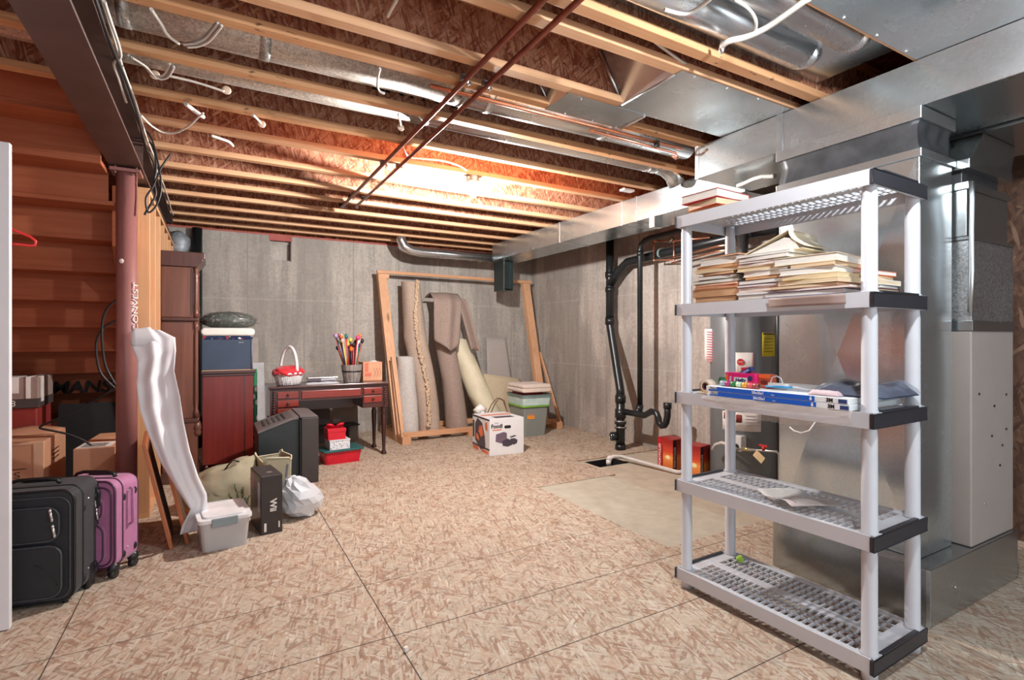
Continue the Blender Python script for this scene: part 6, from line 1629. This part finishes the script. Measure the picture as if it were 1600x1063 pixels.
# ---------------------------------------------------------------- bins at the right of the rack
gbn = thing('storage_bin', 'tall clear grey bin with green rim and orange label', 'storage bin', (3.43, 5.74, 0), radians(-4))
bin_shell(gbn, 0.37, 0.44, 0.385, 0.03, clear('smoky_bin_plastic', rgb(160,166,162), 0.62, 0.3))
MB().grid(lambda u, v: (0.04+0.29*u, 0.05+0.34*v, 0.03+0.24*min(1,6*min(u,1-u))*(0.8+0.2*sin(5*u+4*v))), 12, 12).build('contents', plain('grey_contents', rgb(120,122,122), 0.7, 0, 0.3, 12), gbn)
rim = MB(); pts = rrect(-0.01, 0.38, -0.01, 0.45, 0.03, 4)
rim.tube([(a_, b2, 0.385) for a_, b2 in pts], 0.012, 6, closed=True); rim.build('green_rim', plain('lime_green_rim', rgb(120,176,60), 0.4), gbn)
MB().box(0.06, 0.165, 0.008, 0.0135, 0.225, 0.33).build('orange_label', plain('orange_sticky_note', rgb(250,156,50), 0.6), gbn)
for k in range(4): MB().box(0.07, 0.15, 0.0065, 0.0082, 0.245+0.02*k, 0.249+0.02*k).build('note_writing', plain('faint_brown_ink', rgb(214,120,40), 0.6), gbn)
tr2 = thing('plastic_tray', 'pale aqua plastic tray stacked on the green-rimmed bin', 'tray', (3.41, 5.72, 0.399), radians(-4))
bin_shell(tr2, 0.42, 0.48, 0.13, 0.015, plain('pale_aqua_plastic', rgb(196,216,212), 0.4))
MB().tube([(a_, b2, 0.131) for a_, b2 in rrect(-0.008, 0.428, -0.008, 0.488, 0.03, 4)], 0.008, 6, closed=True).tube([(a_, b2, 0.105) for a_, b2 in rrect(-0.004, 0.424, -0.004, 0.484, 0.03, 4)], 0.004, 6, closed=True).build('rim', plain('dark_aqua_rim', rgb(108,132,132), 0.4), tr2)
MB().box(0.02,0.40,0.02,0.46,0.0,0.004).build('base', plain('pale_aqua_base', rgb(196,216,212), 0.4), tr2)
rc = thing('red_basket', 'red rimmed container inside the pale aqua tray', 'basket', (3.47, 5.78, 0.404))
MB().rbox(0, 0.30, 0, 0.34, 0, 0.165, 0.03, 4).build('container', plain('dark_red_plastic', rgb(150,26,36), 0.5), rc, 0.004)
for k, z in enumerate((0.570, 0.622)):
    fb2 = thing('folded_blanket', '%s cream folded blanket on the stack of bins' % ('lower' if k == 0 else 'upper'), 'blanket', (3.39+0.01*k, 5.70, z), radians(-4), group='cream folded blankets on the bins')
    m = MB(); m.rbox(0, 0.42-0.01*k, 0, 0.46, 0, 0.050, 0.024, 5, axis='y'); m.build('blanket', plain('cream_blanket_%s' % 'ab'[k], rgb(222,206,194), 0.9, 0, 0.06, 14, bump=0.3, bs=80, sheen=0.2), fb2, 0.012, bseg=3)

# ---------------------------------------------------------------- appliance carton
fd = thing('appliance_box', 'white appliance carton with printed oven picture on the floor', 'carton', (2.564, 5.0, 0), radians(-3))
wcard = plain('white_card', rgb(228,228,230), 0.45, 0, 0.02)
MB().box(0, 0.415, 0, 0.48, 0, 0.395).build('carton', wcard, fd, 0.003)
dp = plain('dark_grey_purple_print', rgb(70,62,74), 0.4, 0, 0.15, 30); orp = plain('orange_food_print', rgb(222,120,76), 0.5, 0, 0.3, 20)
text_part('title_lettering', 'Foodi', 0.060, blackp, fd, (0.085, -0.0015, 0.315), (pi/2,0,0), 0.0005, 0.002)
text_part('small_lettering', 'NINJA', 0.018, plain('grey_ink_small', rgb(120,112,112), 0.6), fd, (0.080, -0.0015, 0.350), (pi/2,0,0), 0.0005)
MB().box(0.035, 0.14, -0.0015, -0.0005, 0.270, 0.282).build('orange_line', orp, fd)
MB().prism(rrect(0.175, 0.255, 0.285, 0.318, 0.015, 4), -0.0015, -0.0005, 'y').build('black_pill_print', blackp, fd)
pic = MB(); pic.prism([(0.07,0.15),(0.075,0.23),(0.17,0.25),(0.205,0.235),(0.205,0.17),(0.15,0.125)], -0.0016, -0.0005, 'y'); pic.build('oven_picture', plain('plum_print', rgb(112,96,112), 0.4), fd)
pic = MB(); pic.prism([(0.155,0.10),(0.15,0.15),(0.21,0.175),(0.265,0.15),(0.27,0.10),(0.215,0.085)], -0.002, -0.0016, 'y').prism([(0.25,0.115),(0.25,0.17),(0.30,0.17),(0.335,0.15),(0.33,0.115),(0.29,0.10)], -0.0019, -0.0005, 'y').prism([(0.235,0.19),(0.30,0.205),(0.325,0.195),(0.26,0.18)], -0.0016, -0.0005, 'y').build('basket_picture', dp, fd)
pic = MB(); pic.prism([(0.11,0.09),(0.13,0.20),(0.20,0.33),(0.33,0.37),(0.40,0.30),(0.40,0.12),(0.25,0.03),(0.15,0.05)], -0.0016, -0.0004, 'x'); pic.build('side_picture', dp, fd)
pic = MB(); pic.prism([(0.16,0.20),(0.20,0.30),(0.28,0.29),(0.30,0.22),(0.24,0.17)], -0.0022, -0.0016, 'x').prism([(0.05,0.26),(0.06,0.36),(0.12,0.34),(0.11,0.27)], -0.0022, -0.0004, 'x').prism([(0.28,0.12),(0.30,0.18),(0.37,0.20),(0.37,0.14)], -0.0022, -0.0016, 'x'); pic.build('food_print', orp, fd)
MB().box(-0.0016, -0.0004, 0.0, 0.48, 0.375, 0.394).box(-0.0016,-0.0004,0.0,0.48,0.055,0.075).box(-0.0016,-0.0004,0.42,0.47,0.14,0.33).build('dark_stripe', dp, fd)
MB().box(-0.0018, -0.0004, 0.30, 0.46, 0.01, 0.05).box(-0.0018,-0.0004,0.03,0.22,0.012,0.045).build('orange_print', orp, fd)
MB().box(0.10, 0.33, 0.06, 0.17, 0.3955, 0.3963).build('top_print', dp, fd)
MB().box(0.02, 0.39, 0.26, 0.33, 0.3955, 0.3963).build('top_stripe', orp, fd)
pr = thing('paper_roll', 'crumpled white paper roll lying behind the appliance carton', 'paper roll', (2.76, 5.62, 0.0), radians(0))
MB().tube([(-0.06,0,0.38),(0.0,0,0.43),(0.06,0.0,0.40)],[0.05,0.055,0.035],12).cyl((0,0,0),(0,0,0.4),0.05,seg=12).build('roll', plain('white_paper_roll', rgb(226,222,218), 0.7, 0, 0.1, 30), pr)

# black vent pipe behind the clock
kp = thing('black_wall_pipe', 'black vertical pipe on the back wall behind the tall clock', 'pipe', (-0.175, 7.07, 0))
MB().lathe([(0.052,0.0),(0.052,2.545)], seg=20).build('pipe', MT['black_pipe'], kp)

wr = thing('gift_wrap_roll', 'green and white patterned wrapping roll between the cabinet and the desk', 'wrapping roll', (0.365, 6.02, 0), rot=(radians(-3), 0, 0))
gwm = NT('green_white_wrap'); gv = gwm.voro(gwm.mapping((1,1,0.6)), 22); gwm.color(gwm.ramp(gv.outputs['Distance'], [(0.3, rgb(226,226,220)), (0.42, rgb(40,120,80))])); gwm.set(Roughness=0.5)
MB().cyl((0,0,0.0),(0,0,0.95),0.022,seg=14).build('roll', gwm.mat, wr)
